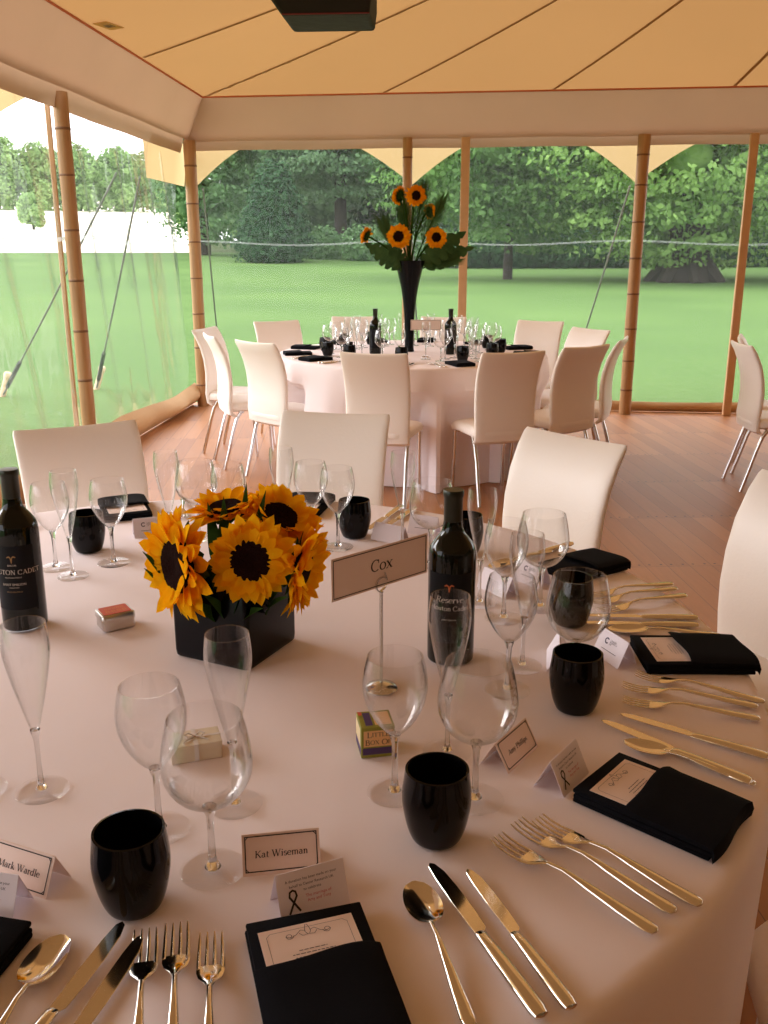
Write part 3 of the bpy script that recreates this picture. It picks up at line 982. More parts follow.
gf = 'trees beyond the pale field'
far_trees = [(-98, 168, 15, 'leftmost'), (-91, 172, 13, 'second from the left'), (-84, 176, 14, 'third from the left'), (-77, 178, 12, 'just left of the near pole'), (-70, 180, 11.5, 'just right of the near pole'),
             (-63, 182, 11.5, 'midway between the two left poles'), (-56, 184, 12, 'left of the corner pole'), (-48, 186, 12.5, 'behind the corner pole'), (-40, 186, 13, 'right of the corner pole')]
for k, (x, y, h, where) in enumerate(far_trees):
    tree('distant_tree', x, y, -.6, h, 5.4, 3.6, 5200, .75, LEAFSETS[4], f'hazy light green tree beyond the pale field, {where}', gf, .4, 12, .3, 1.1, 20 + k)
tree('field_tree', -48.5, 110, .3, 4.2, 1.9, 1.8, 2500, .4, LEAFSETS[4], 'small lone bush standing in the pale field at far left', None, .15, 8, .3, 1.1, 40)
tree('field_tree', -32, 118, .2, 5.6, 2.6, 2, 2500, .45, LEAFSETS[4], 'small tree at the edge of the pale field, left of the corner pole', None, .2, 8, .3, 1.1, 41)

# ================================================================== CHAIRS
def make_chair():
    root = empty('dining_chair', (0, 0, 0), 0, '', 'chair')
    # seat cushion: rounded slab, slightly domed
    mb = MB()
    def seat_ring(z, g, dome):
        out = []
        for k in range(48):
            a = 2 * PI * k / 48
            c, s = math.cos(a), math.sin(a)
            e = 2 / 5.5
            out.append(((.2 + g) * math.copysign(abs(c) ** e, c), .015 + (.215 + g) * math.copysign(abs(s) ** e, s), z))
        return out
    rings = [seat_ring(.385, -.05, 0), seat_ring(.388, -.02, 0), seat_ring(.40, 0, 0), seat_ring(.425, .004, 0), seat_ring(.443, -.006, 0), seat_ring(.452, -.03, 0), seat_ring(.458, -.09, 0), seat_ring(.461, -.16, 0)]
    # front edge dips a little
    rings = [[(x * .95, y, z - (.03 * max(0, (y - .08) / .15) ** 2)) for x, y, z in r] for r in rings]
    mb.loft(rings)
    mb.build('seat', M['leather'], root)
    # backrest: tall upholstered slab with a double curve
    cl = [(-.150, .355), (-.178, .375), (-.186, .44), (-.180, .52), (-.180, .60), (-.190, .68), (-.212, .76), (-.246, .83), (-.272, .868), (-.279, .88)]
    hw = [.192, .195, .196, .197, .199, .201, .203, .204, .204, .200]
    th = [.010, .017, .019, .019, .019, .018, .017, .016, .013, .006]
    mb = MB()
    rings = []
    for i, (y, z) in enumerate(cl):
        a, b = cl[max(i - 1, 0)], cl[min(i + 1, len(cl) - 1)]
        ty, tz = b[0] - a[0], b[1] - a[1]
        l = math.hypot(ty, tz)
        ny, nz = tz / l, -ty / l        # points to the front
        ring = []
        for k in range(40):
            an = 2 * PI * k / 40
            c, s = math.cos(an), math.sin(an)
            u = hw[i] * math.copysign(abs(c) ** (2 / 9), c)
            w = th[i] * math.copysign(abs(s) ** (2 / 3.2), s)
            bow = .016 * (u / .2) ** 2 * (.4 + .6 * i / 9)
            ring.append((u * .955, y + ny * (w + bow), z + nz * (w + bow)))
        rings.append(ring)
    mb.loft(rings)
    mb.build('backrest', M['leather'], root)
    for sx in (-1, 1):
        mb = MB()
        x = sx * .165
        mb.tube([(x, .165, .395), (x, .175, .2), (x * 1.02, .185, .0)], .0115, 10)
        mb.build('front_leg', M['chrome'], root)
        mb = MB()
        mb.tube([(x, -.10, .392), (x, -.135, .34), (x, -.165, .25), (x * 1.02, -.195, .14), (x * 1.04, -.235, .0)], .0115, 10)
        mb.build('back_leg', M['chrome'], root)
    mb = MB()
    mb.box(-.165, .165, .12, .145, .375, .39).box(-.165, .165, -.11, -.085, .375, .39)
    mb.build('seat_frame', M['chrome'], root, smooth=False, bevel=.003)
    return root
chair = Proto(make_chair())
FAR_SEATS = []
def put_chair(tx, ty, fx, fy, label, group, dz=.279):
    l = math.hypot(fx, fy)
    fx, fy = fx / l, fy / l
    if group == g2: FAR_SEATS.append((tx + fx * dz, ty + fy * dz, fx, fy))
    return chair.put(tx + fx * dz, ty + fy * dz, 0, math.atan2(-fx, fy), label, group)
g1, g2, g3 = 'white chairs around the near table', 'white chairs around the far table', 'white chairs at the table beyond the right edge'
put_chair(-1.19, 2.86, .57, -.82, 'white high back chair at the left, behind the group of glasses by the dark bottle', g1)
put_chair(-.375, 3.16, -.16, -.99, 'white high back chair behind the near table, directly behind the sunflowers', g1)
put_chair(.405, 2.79, -.73, -.68, 'white high back chair behind the near table, beside the bare wooden floor', g1)
put_chair(.915, 2.20, -.90, -.44, 'white high back chair cut off by the right edge, beside the near table', g1)
put_chair(.970, 1.04, -1, .06, 'white chair of which only a seat corner shows at the bottom right corner', g1)
put_chair(-1.76, 6.66, .98, -.2, 'white chair almost hidden behind the leftmost far chairs, by the corner pole', g2)
put_chair(-1.59, 6.12, .90, .42, 'white chair at far table, leftmost one seen from behind, near the corner pole', g2)
put_chair(-1.19, 5.67, .64, .77, 'white chair at far table, second from the left seen from behind', g2)
put_chair(-1.36, 7.40, .55, -.83, 'white chair on the far left side of the far table, against the lawn', g2)
put_chair(-.78, 7.95, .12, -.99, 'white chair on the far side of the far table, hidden behind its glasses', g2)
put_chair(-.40, 5.06, .20, .98, 'white chair pushed up to the front of the far table, back towards the viewer', g2)
put_chair(.385, 5.17, -.38, .94, 'white chair at front right of the far table, seat showing on its left', g2)
put_chair(.84, 5.53, -.62, .78, 'white chair right of the far table, second from its front right corner', g2)
put_chair(1.15, 6.05, -.95, .30, 'white chair right of the far table, rightmost and seen edge on', g2)
put_chair(1.05, 6.80, -.80, -.55, 'white chair beyond the right end of the far table, front of its back facing us', g2)
put_chair(.76, 7.55, -.45, -.89, 'white chair on the far right side of the far table, against the lawn', g2)
put_chair(-.02, 7.95, -.1, -.99, 'white chair on the far side of the far table, right behind the tall vase', g2)
put_chair(1.92, 6.28, .93, -.28, 'white chair at the right edge, farther one of the two seen edge on', g3)
put_chair(1.775, 5.78, .96, .02, 'white chair at the right edge, nearer one of the two seen edge on', g3)
# armchair beyond them with a bent chrome arm
ac = copy_tree(chair.root)
ac.location = (2.44, 6.02, 0)
ac.rotation_euler = (0, 0, math.radians(80))
ac.name = 'dining_armchair'
tag(ac, 'white chair with a bent chrome arm, cut off by the right edge', 'chair', g3)
for sx in (-1, 1):
    mb = MB()
    mb.tube([(sx * .225, .20, .40), (sx * .23, .235, .52), (sx * .23, .20, .645), (sx * .23, .13, .672), (sx * .23, -.10, .672), (sx * .22, -.185, .66)], .014, 10)
    mb.build('armrest', M['chrome'], ac)

# ================================================================== TABLES
def make_cloth(name, cx, cy, R, H, ph, label, seats=()):
    mb = MB()
    seg = 216
    prof = [(R * t, H) for t in (.02, .12, .25, .4, .55, .7, .82, .9, .95)]
    prof += [(R - .02, H - .0005), (R - .010, H - .002), (R - .004, H - .006), (R, H - .014), (R + .002, H - .03)]
    for k in range(1, 15):
        prof.append((R + .002, H - .03 - (H - .034) * k / 14))
    P = []
    for r, z in prof:
        d = max(0, (H - z - .02) / H)
        s = min(1, d * 1.35) ** .8
        row = []
        for k in range(seg):
            a = 2 * PI * k / seg
            f = .035 * math.cos(9 * a + ph) * (1 + .4 * math.cos(4 * a + 2 * ph)) + .018 * math.cos(19 * a + 1.7 * ph) + .008 * math.cos(31 * a + ph)
            rr = r + s * ((.055 if seats else .004) + f * (1 if seats else .6)) if d > 0 else r
            # where a chair is pushed in, its seat presses the hanging cloth inwards
            for sx, sy, fx, fy in seats:
                ux, uy = math.cos(a) * rr + cx - sx, math.sin(a) * rr + cy - sy
                lat = abs(-fy * ux + fx * uy)
                if lat < .40 and (fx * math.cos(a) + fy * math.sin(a)) < -.5:
                    k1 = 1 if lat < .205 else max(0, 1 - (lat - .205) / .09)
                    k2 = min(1, max(0, (.64 - z) / .16))
                    front = math.hypot(sx + fx * .24 - cx, sy + fy * .24 - cy) - .01
                    k1, k2 = k1 * k1 * (3 - 2 * k1), k2 * k2 * (3 - 2 * k2)
                    lim = front if front < rr else rr
                    rr = rr + (lim - rr) * k1 * k2
            zz = z
            if d <= 0 and r < R - .03:
                x, y = r * math.cos(a), r * math.sin(a)
                zz = z + .0006 * math.sin(x * 9 + 1.3 * y) * math.sin(y * 7 - x * 2)
            row.append((rr * math.cos(a), rr * math.sin(a), zz))
        P.append(row)
    mb.grid(P, False, True)
    mb.add(P[0], [list(range(seg))])
    o = mb.build(name, M['cloth'])
    o.location = (cx, cy, 0)
    return tag(o, label, 'tablecloth')
ZT = .76
NC, FC = (-.495, 1.47), (-.23, 6.32)
make_cloth('round_tablecloth', NC[0], NC[1], 1.01, ZT, .4, 'large round white tablecloth laid with glasses and sunflowers in front')
make_cloth('round_tablecloth', FC[0], FC[1], .91, ZT, 1.9, 'white tablecloth falling to the floor on the far round table with the tall vase', FAR_SEATS)

# ================================================================== GLASSWARE
def shell(prof, th):
    """closed thin wall from an outer profile (bottom to rim)"""
    inner = []
    for i, (r, z) in enumerate(prof):
        a, b = prof[max(i - 1, 0)], prof[min(i + 1, len(prof) - 1)]
        dr, dz = b[0] - a[0], b[1] - a[1]
        l = math.hypot(dr, dz)
        inner.append((max(.0006, r - th * dz / l), z + th * dr / l))
    return prof + inner[::-1]
def make_glass(name, bowl, h_stem, foot_r, stem_r, cat='wine glass'):
    root = empty(name, (0, 0, 0), 0, '', cat)
    mb = MB()
    p = shell(bowl, .0011)
    mb.lathe(p, 40)
    mb.build('bowl', M['bowl'], root)
    mb = MB()
    mb.lathe([(stem_r * 2.2, .0048), (stem_r * 1.35, .011), (stem_r, .022), (stem_r * .9, h_stem * .55), (stem_r * 1.05, h_stem * .85), (stem_r * 1.7, h_stem - .004), (stem_r * 1.9, h_stem - .0004)], 20, cap0=True, cap1=True)
    mb.build('stem', M['solid'], root)
    mb = MB()
    mb.lathe([(foot_r * .97, .0006), (foot_r, .0014), (foot_r * .98, .0022), (foot_r * .6, .0032), (stem_r * 2.2, .0046)], 36, cap0=True, cap1=True)
    mb.build('foot', M['glass'], root)
    return root
def sp(pts, n=5):
    """smooth a coarse profile"""
    out = []
    P = [pts[0]] + pts + [pts[-1]]
    for i in range(1, len(P) - 2):
        for k in range(n):
            t = k / n
            q = []
            for c in (0, 1):
                a, b, d, e = P[i - 1][c], P[i][c], P[i + 1][c], P[i + 2][c]
                q.append(.5 * ((2 * b) + (-a + d) * t + (2 * a - 5 * b + 4 * d - e) * t * t + (-a + 3 * b - 3 * d + e) * t ** 3))
            out.append((max(.0008, q[0]), q[1]))
    out.append(pts[-1])
    return out
balloon = Proto(make_glass('balloon_wine_glass', sp([(.001, .082), (.012, .084), (.032, .096), (.046, .116), (.0495, .138), (.046, .165), (.0405, .190)]), .0825, .037, .0042))
wine = Proto(make_glass('wine_glass', sp([(.001, .084), (.010, .087), (.024, .103), (.036, .126), (.0405, .148), (.039, .170), (.0345, .191)]), .0845, .036, .0040))
flute = Proto(make_glass('champagne_flute', sp([(.001, .088), (.006, .092), (.0115, .112), (.0205, .150), (.0275, .188), (.0285, .208), (.0262, .232)]), .0885, .034, .0033, 'flute'))
def make_tumbler():
    mb = MB()
    out = sp([(.022, .0015), (.0285, .003), (.0352, .020), (.0398, .044), (.0405, .062), (.0385, .080), (.0372, .092)])
    inn = sp([(.0345, .0925), (.0358, .080), (.0375, .062), (.0365, .046), (.030, .022), (.020, .010), (.001, .008)])
    mb.lathe(out + inn, 44, cap0=True)
    o = mb.build('black_tumbler', M['black_glass'])
    return tag(o, '', 'tumbler')
tumbler = Proto(make_tumbler())
Z = ZT + .0006
G1 = 'glasses on the near table'
def P_(proto, x, y, label, grp=G1): return proto.put(x, y, Z, random.uniform(0, 6), label, grp)
P_(balloon, -.250, .869, 'round balloon wine glass in front of the small cream ribboned box')
P_(balloon, .047, 1.026, 'round balloon wine glass behind the front centre right black tumbler')
P_(balloon, .212, 1.345, 'balloon wine glass behind the black tumbler at right, a dark tumbler showing through it')
P_(balloon, .192, 1.690, 'balloon wine glass in front of the chair beside the bare floor')
P_(balloon, -.024, 1.930, 'balloon wine glass just left of the neck of the middle wine bottle')
P_(balloon, -.585, 2.085, 'balloon wine glass behind the left back of the sunflowers')
P_(wine, -.332, .938, 'tulip wine glass left of the balloon glass, behind the front left black tumbler')
P_(wine, -.055, 1.035, 'tulip wine glass in front of the small green and purple box')
P_(wine, .107, 1.331, 'tulip wine glass in the cluster just right of the middle bottle, nearest one')
P_(wine, .118, 1.627, 'tulip wine glass at the back of the cluster right of the middle bottle')
P_(wine, -.243, 2.037, 'tulip wine glass right behind the sunflowers, next to a black tumbler')
P_(wine, -.312, 2.092, 'tulip wine glass behind the sunflowers, second from the black tumbler there')
P_(wine, -.727, 1.891, 'tulip wine glass at left, in front of the white chair, right of the tall flute')
P_(wine, -.842, 1.852, 'tulip wine glass at left, between the dark bottle and the tall flute')
P_(wine, -.500, 2.050, 'tulip wine glass peeping over the top of the sunflowers')
P_(wine, -.590, 1.003, 'wine glass at the left edge of which only the foot rim shows')
P_(flute, -.253, .995, 'tall champagne flute in front of the black cube vase')
P_(flute, -.508, 1.009, 'tall champagne flute at the left edge in front of the left bottle')
P_(flute, .012, 1.138, 'tall champagne flute standing right in front of the middle bottle')
P_(flute, .137, 1.421, 'champagne flute in the middle of the cluster right of the bottle')
P_(flute, .075, 1.705, 'champagne flute farthest back, just right of the middle bottle neck')
P_(flute, -.784, 1.800, 'champagne flute at left in front of the white chair and black tumbler')
P_(flute, -.374, 2.052, 'champagne flute behind the right part of the sunflowers')
P_(flute, -.092, 2.030, 'champagne flute behind the white table sign, left of the middle bottle')
P_(flute, -.628, 1.998, 'champagne flute behind the left part of the sunflowers')
P_(tumbler, -.319, .807, 'glossy black tumbler at front left, the largest in view', 'black tumblers on the near table')
P_(tumbler, -.001, .945, 'glossy black tumbler front centre right, between wine glass feet and cutlery', 'black tumblers on the near table')
P_(tumbler, .205, 1.278, 'glossy black tumbler at right, beside the white folded cards', 'black tumblers on the near table')
P_(tumbler, .240, 1.612, 'black tumbler seen through a balloon glass, by the far right napkin', 'black tumblers on the near table')
P_(tumbler, .053, 2.013, 'black tumbler half hidden behind the middle bottle', 'black tumblers on the near table')
P_(tumbler, -.213, 2.125, 'black tumbler right of the sunflowers, in front of a white chair', 'black tumblers on the near table')
P_(tumbler, -.815, 1.973, 'black tumbler at left, behind the tall flute in front of a chair', 'black tumblers on the near table')

# ------------------------------------------------------------------ wine bottles
def wrap(mb, r, ang0=-PI / 2):
    """bend lettering laid in the xy plane around a standing cylinder"""
    mb.v = [(r * math.cos(ang0 + x / r), r * math.sin(ang0 + x / r), y) for x, y, z in mb.v]
    return mb
def make_bottle(texts=True, variant=0):
    root = empty('wine_bottle', (0, 0, 0), 0, '', 'bottle')
    mb = MB()
    mb.lathe(sp([(.030, .001), (.0375, .003), (.0392, .012), (.0395, .06), (.0395, .13), (.0395, .182), (.0372, .200), (.0285, .214), (.0195, .226), (.0158, .240), (.0150, .262)], 4), 40, cap0=True)
    mb.build('body', M['bottle'], root)
    mb = MB()
    mb.lathe([(.0154, .236), (.0156, .285), (.0170, .287), (.0172, .294), (.0160, .297), (.006, .2975)], 32, cap1=True)
    mb.build('neck_capsule', M['capsule'], root)
    mb = MB()
    ra, w = .0401, 1.0
    A = [[(ra * math.cos(-PI / 2 + t), ra * math.sin(-PI / 2 + t), z) for t in np.linspace(-w, w, 30)] for z in (.045, .165)]
    mb.grid(A)
    lab = mb.build('label', M['label'], root, recalc=False)
    if texts:
        r = .0404
        ink, gold, orange = MB(), MB(), MB()
        if variant == 0:
            plain(ink, 'BARON', 0, .130, .0046)
            serif(ink, 'MOUTON CADET', 0, .117, .0125)
            plain(ink, 'MIS EN BOUTEILLE', 0, .107, .0036)
            plain(ink, 'SAINT EMILION', 0, .094, .0062)
            plain(ink, 'APPELLATION', 0, .088, .0028)
            plain(gold, 'MIS EN BOUTEILLE', 0, .080, .0034)
        else:
            serif(ink, 'Reserve', 0, .121, .0150, .25)
            serif(ink, 'Mouton Cadet', 0, .106, .0118)
            plain(ink, 'SAINT EMILION', 0, .086, .0036)
            ink.grid([[(-.014, .080, 0), (.014, .080, 0)], [(-.014, .0806, 0), (.014, .0806, 0)]])
        # a small crest: spread wings over a tapering body
        tgt = gold if variant == 0 else orange
        y0 = .142
        for s in (-1, 1):
            tgt.grid([[(s * .0005, y0, 0), (s * .004, y0 + .003, 0), (s * .0075, y0 + .002, 0)], [(s * .0005, y0 + .003, 0), (s * .004, y0 + .006, 0), (s * .008, y0 + .0035, 0)]])
        tgt.grid([[(-.002, y0 + .001, 0), (.002, y0 + .001, 0)], [(-.0006, y0 - .008, 0), (.0006, y0 - .008, 0)]])
        wrap(ink, r).build('label_lettering', M['white_ink'], lab, smooth=False, recalc=False)
        if gold.v: wrap(gold, r).build('label_gold_print', M['gold_ink'], lab, smooth=False, recalc=False)
        if orange.v: wrap(orange, r).build('label_orange_crest', M['orange_ink'], lab, smooth=False, recalc=False)
    return root
G['D'] = (.70, _stem(.14, 0, CAP) + [_sf(.14, CAP - .015), (_arc(.24, .34, .36, .325, 90, -90, 16), None), ([(.14, .665), (.25, .665)], TN), ([(.14, .015), (.25, .015)], TN)])
G['U'] = (.70, [([(.14, .2), (.14, CAP)], TH), ([(.56, .2), (.56, CAP)], TN), (_arc(.35, .21, .21, .20, 180, 360, 12), None), _sf(.14, CAP - .015), _sf(.56, CAP - .015)])
G['N'] = (.74, [([(.14, 0), (.14, CAP)], TN), ([(.14, CAP), (.58, 0)], TH), ([(.58, 0), (.58, CAP)], TN), _sf(.14, .015), _sf(.11, CAP - .015), _sf(.58, CAP - .015)])
G['R'] = (.66, _stem(.14, 0, CAP) + [_sf(.14, CAP - .015), (_arc(.26, .51, .23, .16, 90, -90), None), ([(.14, .665), (.27, .67)], TN), ([(.14, .35), (.27, .35)], TN), ([(.30, .35), (.58, .02)], TH), _sf(.58, .015)])
gb = 'bottles of red wine'
b = make_bottle(True, 1)
b.location, b.rotation_euler = (.017, 1.445, Z), (0, 0, math.radians(-6))
tag(b, 'dark red wine bottle in the middle, right of the white table sign', 'bottle', gb)
b = make_bottle(True, 0)
b.location, b.rotation_euler = (-.768, 1.538, Z), (0, 0, math.radians(8))
tag(b, 'dark red wine bottle at the left edge with gold and white lettering', 'bottle', gb)

# ================================================================== SUNFLOWERS
def frame(n):
    n = Vector(n).normalized()
    u = Vector((0, 0, 1)).cross(n)
    if u.length < .05: u = Vector((1, 0, 0))
    u.normalize()
    return u, n.cross(u), n
def petal_strip(mb, c, dirv, side, up, r0, r1, w, tipup, droop=0):
    """one pointed petal: three strips across, five along"""
    P = []
    for i in range(6):
        t = i / 5
        r = r0 + (r1 - r0) * t
        ww = w * (0.5 + 1.35 * t - 1.80 * t ** 3.2) if t < 1 else 0
        ww = max(0, ww)
        p = c + dirv * r + up * (tipup * t * t * (r1 - r0))
        P.append([tuple(p - side * ww), tuple(p - up * ww * .35), tuple(p + side * ww)])
    mb.grid(P)
def sunflower(head, normal, R, cup, base, label, group, name='sunflower', disc_r=.5, seed=0, petal='petal', stem_r=.006):
    rd = random.Random(seed)
    base = Vector(base)
    root = empty(name, base, 0, label, 'flower', group)
    c = Vector(head) - base
    u, v, n = frame(normal)
    mb = MB()
    for layer, (cnt, rr, cu) in enumerate(((27, 1.0, cup * .85), (25, .92, cup * 1.12), (19, .76, cup * 1.45 + .12))):
        for k in range(cnt):
            a = 2 * PI * (k + .5 * layer) / cnt + rd.uniform(-.12, .12)
            e = u * math.cos(a) + v * math.sin(a)
            s = u * -math.sin(a) + v * math.cos(a)
            s = (s + n * rd.uniform(-.35, .35)).normalized()
            al = cu + rd.uniform(-.18, .18)
            d = e * math.cos(al) + n * math.sin(al)
            up = n * math.cos(al) - e * math.sin(al)
            o = c + n * (.002 + .004 * layer) * R / .055 + e * R * disc_r * .78
            petal_strip(mb, o, d, s, up, 0, R * rr * rd.uniform(.88, 1.1) - R * disc_r * .72, R * .155 * rd.uniform(.85, 1.15), rd.uniform(-.55, .12))
    mb.build('petals', M[petal], root, recalc=False)
    mb = MB()
    P = []
    for i in range(9):
        t = i / 8
        r = R * disc_r * math.sin(t * PI / 2)
        h = R * (.13 + .11 * math.cos(t * PI / 2) - .10 * math.exp(-(t / .28) ** 2))
        P.append([tuple(c + n * h + (u * math.cos(2 * PI * k / 30) + v * math.sin(2 * PI * k / 30)) * max(r, .0003) * (1 + .02 * math.sin(k * 5.1))) for k in range(30)])
    P.append([tuple(c - n * .004 + (u * math.cos(2 * PI * k / 30) + v * math.sin(2 * PI * k / 30)) * R * disc_r * .9) for k in range(30)])
    mb.grid(P, False, True)
    mb.build('disc', M['disc'], root)
    mb = MB()
    for k in range(13):
        a = 2 * PI * k / 13
        e = u * math.cos(a) + v * math.sin(a)
        s = u * -math.sin(a) + v * math.cos(a)
        d = (e * math.cos(cup * .6) + n * (math.sin(cup * .6) - .12)).normalized()
        petal_strip(mb, c - n * R * .07 + e * R * .12, d, s, -n, 0, R * rd.uniform(.6, .75), R * .13, .1)
    Q = [[tuple(c - n * R * (.06 + .2 * math.cos(t * PI / 2)) + (u * math.cos(2 * PI * k / 16) + v * math.sin(2 * PI * k / 16)) * max(.0004, R * .42 * math.sin(t * PI / 2))) for k in range(16)] for t in np.linspace(0, 1, 6)]
    mb.grid(Q, False, True)
    mb.build('calyx', M['green'], root, recalc=False)
    mb = MB()
    p1 = c - n * R * .22
    pts = []
    for k in range(9):
        t = k / 8
        b0, b1, b2, b3 = Vector((0, 0, 0)), Vector((0, 0, c.z * .55)), p1 - n * min(.04, c.length * .3), p1
        pts.append(tuple(b0 * (1 - t) ** 3 + b1 * 3 * t * (1 - t) ** 2 + b2 * 3 * t * t * (1 - t) + b3 * t ** 3))
    mb.tube(pts, stem_r, 8)
    mb.build('stem', M['green'], root)
    return root
def leaf_spray(base, tips, w, label, group, name='leaf_sprig', mat='green', cat='leaf sprig'):
    """a short stem carrying a few pointed leaves"""
    base = Vector(base)
    root = empty(name, base, 0, label, cat, group)
    ml, ms = MB(), MB()
    for t in tips:
        tip = Vector(t) - base
        mid = tip * .45
        d = (tip - mid)
        l = d.length
        d.normalize()
        side = d.cross(Vector((.1, -.6, .8))).normalized()
        up = side.cross(d)
        P = []
        for i in range(9):
            q = i / 8
            ww = w * math.sin(PI * min(1, q ** .8)) ** .9 * (1 - .25 * q)
            p = mid + d * l * q - up * l * .25 * q * q
            P.append([tuple(p - side * ww + up * ww * .35), tuple(p), tuple(p + side * ww + up * ww * .35)])
        ml.grid(P)
        ms.tube([(0, 0, 0), tuple(mid * .6 + Vector((0, 0, .008))), tuple(mid)], .0018, 6)
    ml.build('leaves', M[mat], root, recalc=False)
    ms.build('stem', M['green'], root)
    return root

# black cube vase
VX, VY, VR = -.356, 1.467, math.radians(-22)
root = empty('cube_vase', (VX, VY, Z), VR, 'black square glass vase filled with sunflowers on the near table', 'vase')
mb = MB()
def sq(h, z, rc=.009):
    out = []
    for cx, cy, a0 in ((1, 1, 0), (-1, 1, 90), (-1, -1, 180), (1, -1, 270)):
        for k in range(6):
            a = math.radians(a0 + 18 * k)
            out.append((cx * (h - rc) + rc * math.cos(a), cy * (h - rc) + rc * math.sin(a), z))
    return out
mb.loft([sq(.073, .0, .008), sq(.0755, .003, .009), sq(.0765, .012, .009), sq(.0765, .07, .009), sq(.0765, .131, .009), sq(.075, .134, .008), sq(.071, .134, .006), sq(.070, .125, .006), sq(.070, .012, .006), sq(.05, .010, .006)])
mb.build('vase_body', M['vase_black'], root)
gs = 'sunflowers in the black cube vase'
vb = lambda dx, dy: (VX + dx, VY + dy, Z + .03)
sunflower((-.424, 1.398, .936), (-.70, -.68, .06), .093, .34, vb(-.02, -.02), 'sunflower at the left of the cube vase, facing left with its dark disc part covered', gs, seed=1)
sunflower((-.306, 1.385, .950), (.06, -.95, .22), .070, .08, vb(.01, -.03), 'sunflower at the front of the cube vase, dark disc facing straight out', gs, seed=2)
sunflower((-.240, 1.440, .922), (.95, -.18, -.16), .080, .50, vb(.03, .0), 'sunflower at the right of the cube vase, facing right and downwards', gs, seed=3)
sunflower((-.280, 1.495, .985), (.42, -.36, .84), .072, .40, vb(.02, .02), 'sunflower at the upper right of the cube vase, disc half hidden by petals', gs, seed=4)
sunflower((-.372, 1.500, .998), (-.10, -.12, .98), .066, .38, vb(-.01, .03), 'sunflower at the top of the cube vase, facing upwards', gs, seed=5)
gl = 'leafy stems among the sunflowers'
leaf_spray(vb(-.01, 0), [(-.36, 1.43, 1.03), (-.385, 1.44, 1.02), (-.34, 1.44, 1.01)], .014, 'dark green leaf sprig between the left and front sunflowers, standing upright', gl)
leaf_spray(vb(.0, -.03), [(-.335, 1.36, .90), (-.36, 1.35, .905), (-.30, 1.35, .89), (-.39, 1.36, .89)], .013, 'dark green leaf sprig hanging over the front rim of the cube vase', gl)
leaf_spray(vb(.01, .01), [(-.30, 1.44, 1.04), (-.33, 1.46, 1.05), (-.27, 1.43, .985), (-.315, 1.47, 1.03)], .011, 'dark green leaf sprig below the upper right sunflower', gl)
leaf_spray(vb(-.04, -.01), [(-.475, 1.40, .955), (-.48, 1.41, .925), (-.468, 1.43, .97)], .012, 'dark green leaf sprig showing left of the left sunflower', gl)
leaf_spray(vb(.04, .0), [(-.255, 1.37, .94), (-.262, 1.36, .91), (-.27, 1.38, .965)], .011, 'dark green leaf sprig between the front and right sunflowers', gl)

# tall trumpet vase on the far table
FVX, FVY = -.25, 6.36
root = empty('trumpet_vase', (FVX, FVY, Z), 0, 'tall tapering black vase of sunflowers and palm leaves on the far table', 'vase')
mb = MB()
mb.lathe(sp([(.030, .002), (.034, .004), (.031, .03), (.031, .12), (.036, .25), (.054, .40), (.080, .52), (.103, .60)]) + [(.100, .602), (.076, .52), (.050, .40), (.030, .25), (.02, .1)], 36, cap0=True, cap1=True)
mb.build('vase_body', M['vase_black'], root)
gs2 = 'sunflowers in the tall vase'
fb = (FVX, FVY, Z + .45)
sunflower((-.320, 6.28, 1.515), (-.10, -.95, .05), .080, .05, fb, 'sunflower in the tall vase, largest one at the front left', gs2, seed=11, petal='petal_dark')
sunflower((-.075, 6.30, 1.510), (.12, -.95, .05), .070, .05, fb, 'sunflower in the tall vase, at the right', gs2, seed=12, petal='petal_dark')
sunflower((-.212, 6.32, 1.770), (.25, -.9, .05), .068, .10, fb, 'sunflower in the tall vase, topmost one facing the viewer', gs2, seed=13, petal='petal_dark')
sunflower((-.322, 6.40, 1.775), (-.75, .55, .25), .062, .35, fb, 'sunflower at the top left of the tall vase turned away', gs2, seed=14, petal='petal_dark')
sunflower((-.535, 6.34, 1.520), (-.80, .35, .35), .058, .40, fb, 'sunflower at the far left of the tall vase turned sideways', gs2, seed=15, petal='petal_dark')
sunflower((-.125, 6.42, 1.675), (.70, .65, .10), .056, .35, fb, 'sunflower in the tall vase between the top and right ones, turned away', gs2, seed=16, petal='petal_dark')
def palm(base, tip, label, n=16, ll=.17):
    base = Vector(base)
    root = empty('palm_frond', base, 0, label, 'palm leaf', 'palm fronds in the tall vase')
    t = Vector(tip) - base
    mb, ms = MB(), MB()
    ms.tube([(0, 0, 0), tuple(t * .5 + Vector((0, 0, .03))), tuple(t)], [.005, .004, .002], 6)
    d = t.normalized()
    side = d.cross(Vector((0, -1, .2))).normalized()
    for k in range(n):
        q = .42 + .58 * k / (n - 1)
        p = t * q + Vector((0, 0, .03 * (1 - abs(2 * q - 1))))
        for s in (-1, 1):
            l = ll * (1.1 - .45 * abs(q - .7) / .3)
            e = (d * .75 + side * s * .65 * (1.15 - q) + Vector((0, random.uniform(-.15, .15), -.05))).normalized()
            w = e.cross(Vector((0, -1, 0))).normalized() * .0032
            mb.grid([[tuple(p - w), tuple(p + w)], [tuple(p + e * l * .5 - w * 1.2), tuple(p + e * l * .5 + w * 1.2)], [tuple(p + e * l - w * .1), tuple(p + e * l + w * .1)]])
    mb.build('leaflets', M['dgreen'], root, recalc=False)
    ms.build('stem', M['green'], root)
fb2 = (FVX, FVY, Z + .50)
palm(fb2, (-.05, 6.40, 1.72), 'palm frond fanning to the upper right of the tall vase')
palm(fb2, (-.17, 6.42, 1.80), 'palm frond rising behind the topmost sunflower')
palm(fb2, (-.42, 6.40, 1.58), 'palm frond fanning to the left above the front left sunflower')
